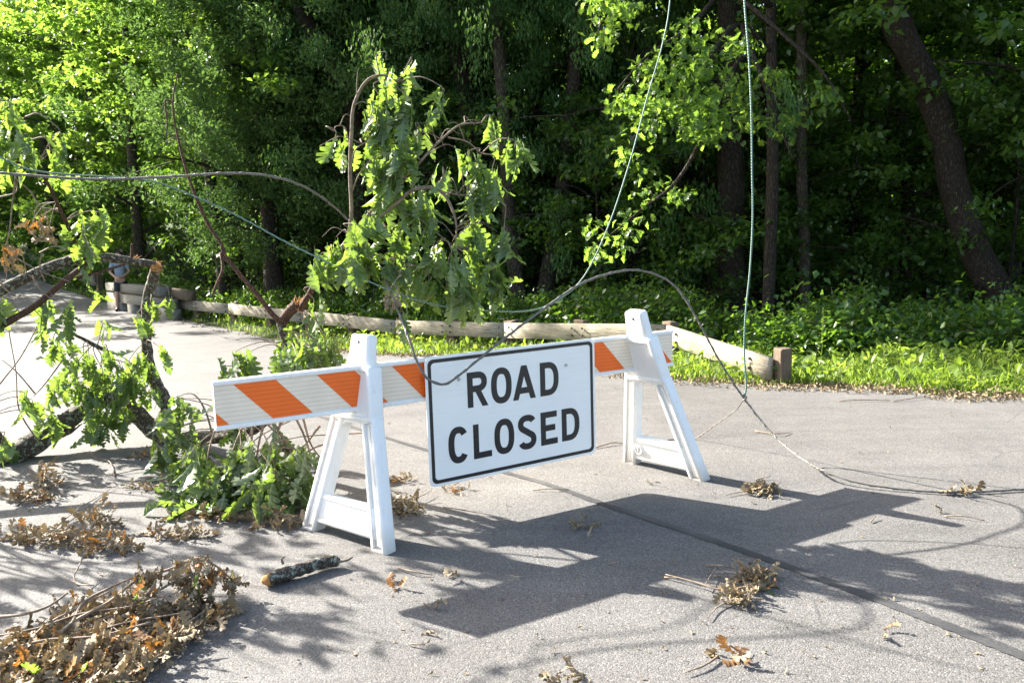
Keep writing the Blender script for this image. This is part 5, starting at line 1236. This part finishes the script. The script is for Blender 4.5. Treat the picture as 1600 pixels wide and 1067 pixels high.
# rows behind
rows = [('bright', [(-70, 36), (20, 38), (95, 33), (165, 31), (225, 27), (-180, 34)], 1.05), ('cedar', [(430, 21), (505, 22.5), (610, 21.5), (665, 23), (560, 26)], 1.05), ('spruce', [(760, 21.5), (850, 20.5), (930, 21), (1000, 18.5)], 1.0),
        ('maple', [(1190, 19.5), (1330, 19.5), (1610, 17), (1720, 14), (1850, 17)], 1.05), ('far', [(1450, 22), (1040, 23), (1250, 25), (1560, 25), (960, 27), (840, 28), (700, 28), (580, 31), (450, 30), (360, 30), (1130, 29), (1350, 27), (1650, 21)], 1.1),
        ('bright', [(60, 46), (-40, 44), (150, 43), (230, 40), (310, 41), (390, 39), (-120, 50), (0, 56), (120, 55), (250, 52), (-260, 46), (-380, 40), (-480, 46)], 1.12),
        ('far', [(500, 42), (640, 42), (780, 41), (920, 40), (1060, 39), (1200, 38), (1340, 37), (1480, 36), (1620, 34), (1760, 32), (430, 54), (590, 56), (740, 57), (890, 56), (1040, 55), (1190, 54), (1340, 53), (1490, 51), (1650, 48)], 1.4)]
for kd, L, s_ in rows:
    for px, Y in L:
        x, y = pxy(px, Y); plant(kd, x, y, s_*RNG.uniform(.92, 1.1), lab_for(kd, px, Y), 'tree', GRP[kd])
for k, (px, Y) in enumerate([(1080, 24), (1130, 27), (1190, 24), (1215, 30), (1290, 24), (1330, 28), (1370, 25), (1420, 30), (1475, 26), (1530, 29), (1590, 24), (1000, 27), (940, 25), (900, 31), (830, 27), (780, 31), (720, 26), (1050, 33), (1260, 33), (660, 30), (600, 33), (545, 29), (1150, 36), (1400, 36), (1000, 38)]):
    x, y = pxy(px, Y); plant('suntint_sapling', x, y, RNG.uniform(.95, 1.45), lab_for('suntint_sapling', px, Y), 'sapling', 'sun-tinted saplings in gaps of the woods')
# oak spray overhanging at top, in the sun
po = at(1150, -60, 13.0)
oak = thing('oak_tree', 'oak with sunlit bright green lobed leaves reaching in at the upper right', 'tree', (float(po[0])+.9, float(po[1])+1.0, float(hg(po[0]+.9, po[1]+1))-.1))
bg_ = Bag(); ob = np.array(oak.location)
bg_.tube([(0, 0, 0), (.05, 0, 3), (0, .1, 6), (0, .2, 9)], .12, .07, 9, .05)
Vs, Qs, Ts = [], [], []; nn_ = 0
limbsO = [[(1150, -30, 13.6), (1080, 40, 12.6), (1010, 90, 11.8), (965, 140, 11.4)], [(1150, 40, 13.5), (1090, 120, 12.4), (1040, 170, 11.8), (1000, 205, 11.5)], [(1150, -90, 13.5), (1050, -40, 12.2), (960, 10, 11.5), (930, 60, 11.3)], [(1160, 90, 13.5), (1110, 190, 12.2), (1060, 280, 11.8), (1000, 330, 11.6), (950, 370, 11.5)], [(1160, 40, 13.5), (1190, 120, 12.5), (1215, 190, 12.2), (1240, 250, 12.0)], [(1160, 0, 13.6), (1230, 60, 12.8), (1290, 120, 12.4), (1330, 190, 12.3)]]
spots = [(1075, 55, 60), (1110, 100, 60), (1060, 110, 60), (1020, 105, 50), (1000, 150, 50), (1040, 160, 60), (1090, 160, 55), (1120, 180, 45), (970, 160, 40), (1080, 195, 50), (1105, 210, 35), (950, 30, 45), (975, 10, 40), (935, 5, 40), (940, 60, 30), (1010, 190, 40), (930, 355, 40), (960, 380, 45), (930, 395, 35), (990, 345, 40), (1150, 140, 50), (1180, 190, 50), (1150, 70, 40), (1210, 120, 45), (1060, 300, 40), (1010, 290, 40), (980, 235, 40), (1230, 190, 40), (1290, 150, 40)]
pw = []
for P in limbsO:
    pts = [at(*p)-ob for p in P]; pts = [np.array([0, .05, pts[0][2]-.3])]+pts; bg_.tube(pts, .05, .012, 6, .05, n=5); pw += list(catmull(pts, 8))
for sx, sy, sw in spots:
    bright = sx < 1130
    for k in range(int(sw*(1.5 if sy < 230 else .7))):
        Y = RNG.normal(11.6 if bright else 12.2, .3)
        p = at(sx+RNG.normal(0, sw*.33), sy+RNG.normal(0, sw*.28), Y)-ob
        V, Q = OAKV[RNG.integers(8)]; a = RNG.uniform(0, 6.28)
        B = basis((math.cos(a), math.sin(a), rn(.35)-.35), rn(.6))*RNG.uniform(.10, .17)
        Vs.append(V@B.T+p); Qs.append(Q+nn_); Ts.append(np.full(len(V), RNG.random())); nn_ += len(V)
    c_ = at(sx, sy, 11.7)-ob; q = nearest(pw, c_); bg_.tube([q, (q+c_)/2+[0, 0, .05], c_], .010, .004, 4, n=3)
link('trunk', bg_.mesh('trunk', [M['bark_dark']]), oak)
link('leaves', mesh_np('leaves', np.vstack(Vs), np.vstack(Qs), mats=[M['bright_leaf']], tone=np.concatenate(Ts)), oak, kind='stuff')
# understorey
for k in range(27):
    px = -60+k*66+RNG.uniform(-22, 22)
    yb = np.interp(px, [-60, 60, 200, 420, 700, 1040, 1220, 1660], [42, 36, 28.5, 21.5, 17.2, 14.2, 13.4, 12.6])+RNG.uniform(1.2, 5.2)
    x, y = pxy(px, yb); plant('sapling', x, y, RNG.uniform(.7, 1.2), lab_for('sapling', px, yb), 'sapling', GRP['sapling'])
for k in range(42):
    px = -40+k*41+RNG.uniform(-10, 10)
    yb = np.interp(px, [-60, 60, 200, 420, 700, 1040, 1220, 1660], [40, 33.5, 26.8, 19.8, 16.0, 12.9, 11.8, 11.2])+RNG.uniform(0, 1.0)
    x, y = pxy(px, yb)
    if px > 1040 and k % 3: continue
    plant('bush', x, y, RNG.uniform(.4, .8) if px > 1040 else RNG.uniform(.5, .95), lab_for('bush', px, yb), 'bush', GRP['bush'], name2=('stems', 'foliage'))
for k in range(44):
    px = -20+k*38+RNG.uniform(-10, 10)
    yb = np.interp(px, [-60, 60, 200, 420, 700, 1040, 1220, 1660], [38, 32, 26.2, 19.3, 15.2, 12.0, 10.9, 10.4])+RNG.uniform(0, .9)
    x, y = pxy(px, yb)
    if px > 1040 and k % 3 == 0: continue
    plant('low', x, y, RNG.uniform(.7, 1.2), lab_for('low', px, yb), 'bush', GRP['low'], name2=('stems', 'foliage'))
# tall weed stalks on the verge
for px, py, top, lb in [(1280, 575, 480, 'tall feathery weed stalk on the verge right of the guard rail end'), (1450, 585, 535, 'seeding grass stalk in the middle of the right verge'), (1465, 585, 545, 'shorter seeding stalk beside the seeding grass stalk'), (1560, 590, 540, 'arching grass stalk near the right edge of the verge')]:
    g = G(px, py+8); g[2] = float(hg(g[0], g[1])); tip = at(px+6, top, g[1]); o = thing('weed_stalk', lb, 'weed', tuple(g)); bg_ = Bag(); d = tip-g
    bg_.tube([np.zeros(3), d*.5+[.02, 0, 0], d], .006, .002, 5, n=4); link('stem', bg_.mesh('stem', [M['grass']], tone=np.full(bg_.n, .6)), o)
    Lf = Bag()
    for k in range(26):
        f = RNG.uniform(.35, 1); a = RNG.uniform(0, 6.28); B = basis((math.cos(a), math.sin(a), .7), 0)*.11*(1.25-f)
        Lf.add(OVAL[0]*[.5, 1, 1]@B.T+d*f, OVAL[1])
    link('leaves', Lf.mesh('leaves', [M['grass']], tone=RNG.random(Lf.n)), o)

# twins that share a description are told apart by their place
same = {}
for o in list(COL.objects):
    if o.parent is None and o.get('group') in GRP.values() or o.get('group') == 'sun-tinted saplings in gaps of the woods': same.setdefault(o['label'], []).append(o)
for lb, os_ in same.items():
    if 2 <= len(os_) <= 3:
        os_.sort(key=lambda o: o.location.x/o.location.y)
        for o, w_ in zip(os_, ('left one', 'right one') if len(os_) == 2 else ('left one', 'middle one', 'right one')):
            o['label'] = '%s %s' % (w_, 'of the ' + lb) if len(lb.split()) < 12 else lb

# ------------------------------------------------------------------ the person far down the road
t = NT('skin'); t.bsdf((.42, .25, .18), .6); M['skin'] = t.m
t = NT('shirt'); v = t.coord(); t.bsdf(t.ramp(t.noise(v, 9), [(.3, (.20, .25, .34)), (.7, (.28, .34, .44))]), .85); M['shirt'] = t.m
t = NT('dark_trousers'); t.bsdf((.025, .028, .04), .85); M['trousers'] = t.m
t = NT('hair'); t.bsdf((.04, .025, .015), .7); M['hair'] = t.m
gp = G(192, 487); gp[2] = float(hz(gp[0], gp[1]))+RZ
per = thing('person', 'person in a blue-grey shirt and dark shorts standing with hands together far down the road', 'person', tuple(gp))
per.rotation_euler = (0, 0, math.radians(20))
def skin_mesh(name, joints, edges, mt, sub=2, root=0):
    me = bpy.data.meshes.new(name); me.from_pydata([j[:3] for j in joints], edges, []); o = bpy.data.objects.new(name, me); COL.objects.link(o)
    md = o.modifiers.new('s', 'SKIN'); md.use_smooth_shade = True
    for i, j in enumerate(joints):
        r_ = j[3]; me.skin_vertices[0].data[i].radius = (r_, r_ if len(j) < 5 else j[4]); me.skin_vertices[0].data[i].use_root = (i == root)
    o.modifiers.new('d', 'SUBSURF').levels = sub; o.modifiers['d'].render_levels = sub
    me.materials.append(mt); o.parent = per; return o
J = [(0, 0, .93, .13, .10), (0, 0, 1.10, .12, .09), (0, -.01, 1.30, .15, .10), (0, -.01, 1.42, .09, .07), (0, -.02, 1.50, .05), (0, -.03, 1.57, .075, .085), (0, -.03, 1.68, .085, .095), (0, -.02, 1.74, .05),
     (.17, 0, 1.40, .055), (.26, .0, 1.14, .043), (.10, -.20, 1.02, .034), (.03, -.26, 1.0, .030), (-.17, 0, 1.40, .055), (-.26, 0, 1.14, .043), (-.10, -.20, 1.0, .034), (-.03, -.26, .98, .030),
     (.09, 0, .86, .085), (.11, -.01, .50, .058), (.11, .03, .28, .052), (.12, .03, .09, .038), (.13, -.10, .035, .034), (-.09, 0, .86, .085), (-.12, -.03, .50, .058), (-.13, .0, .28, .052), (-.14, .02, .09, .038), (-.16, -.11, .035, .034)]
E_ = [(0, 1), (1, 2), (2, 3), (3, 4), (4, 5), (5, 6), (6, 7), (3, 8), (8, 9), (9, 10), (10, 11), (3, 12), (12, 13), (13, 14), (14, 15), (0, 16), (16, 17), (17, 18), (18, 19), (19, 20), (0, 21), (21, 22), (22, 23), (23, 24), (24, 25)]
body = skin_mesh('body', J, E_, M['skin'])
for sx in (1, -1):
    hx, hy, hz_ = .03*sx, -.26, (1.0 if sx > 0 else .98)
    hj = [(hx, hy, hz_, .024)]; he = []
    for q in range(4):
        o0 = len(hj); hj += [(hx-.01*sx+.0, hy-.03, hz_+.03-.018*q, .009), (hx-.03*sx, hy-.055, hz_+.03-.018*q-.01, .008), (hx-.045*sx, hy-.05, hz_+.015-.018*q-.01, .007)]; he += [(0, o0), (o0, o0+1), (o0+1, o0+2)]
    o0 = len(hj); hj += [(hx+.01*sx, hy-.02, hz_+.045, .010), (hx-.01*sx, hy-.045, hz_+.055, .009)]; he += [(0, o0), (o0, o0+1)]
    skin_mesh('hand', hj, he, M['skin'], 1)
skin_mesh('shirt', [(0, 0, .88, .155, .125), (0, 0, 1.10, .145, .115), (0, -.01, 1.30, .175, .125), (0, -.01, 1.43, .11, .085), (.18, 0, 1.40, .078), (.235, 0, 1.22, .068), (-.18, 0, 1.40, .078), (-.235, 0, 1.22, .068)], [(0, 1), (1, 2), (2, 3), (3, 4), (4, 5), (3, 6), (6, 7)], M['shirt'])
skin_mesh('shorts', [(0, 0, .93, .15, .12), (.095, 0, .82, .11), (.115, -.01, .54, .085), (-.095, 0, .82, .11), (-.12, -.02, .54, .085)], [(0, 1), (1, 2), (0, 3), (3, 4)], M['trousers'])
skin_mesh('hair', [(0, 0, 1.71, .088, .085), (0, .035, 1.64, .075, .06), (0, -.03, 1.76, .06, .06)], [(0, 1), (0, 2)], M['hair'])
for sx in (.125, -.15):
    skin_mesh('shoe', [(sx, .05, .045, .05), (sx*1.03, -.06, .04, .05), (sx*1.06, -.15, .03, .036)], [(0, 1), (1, 2)], M['trousers'])
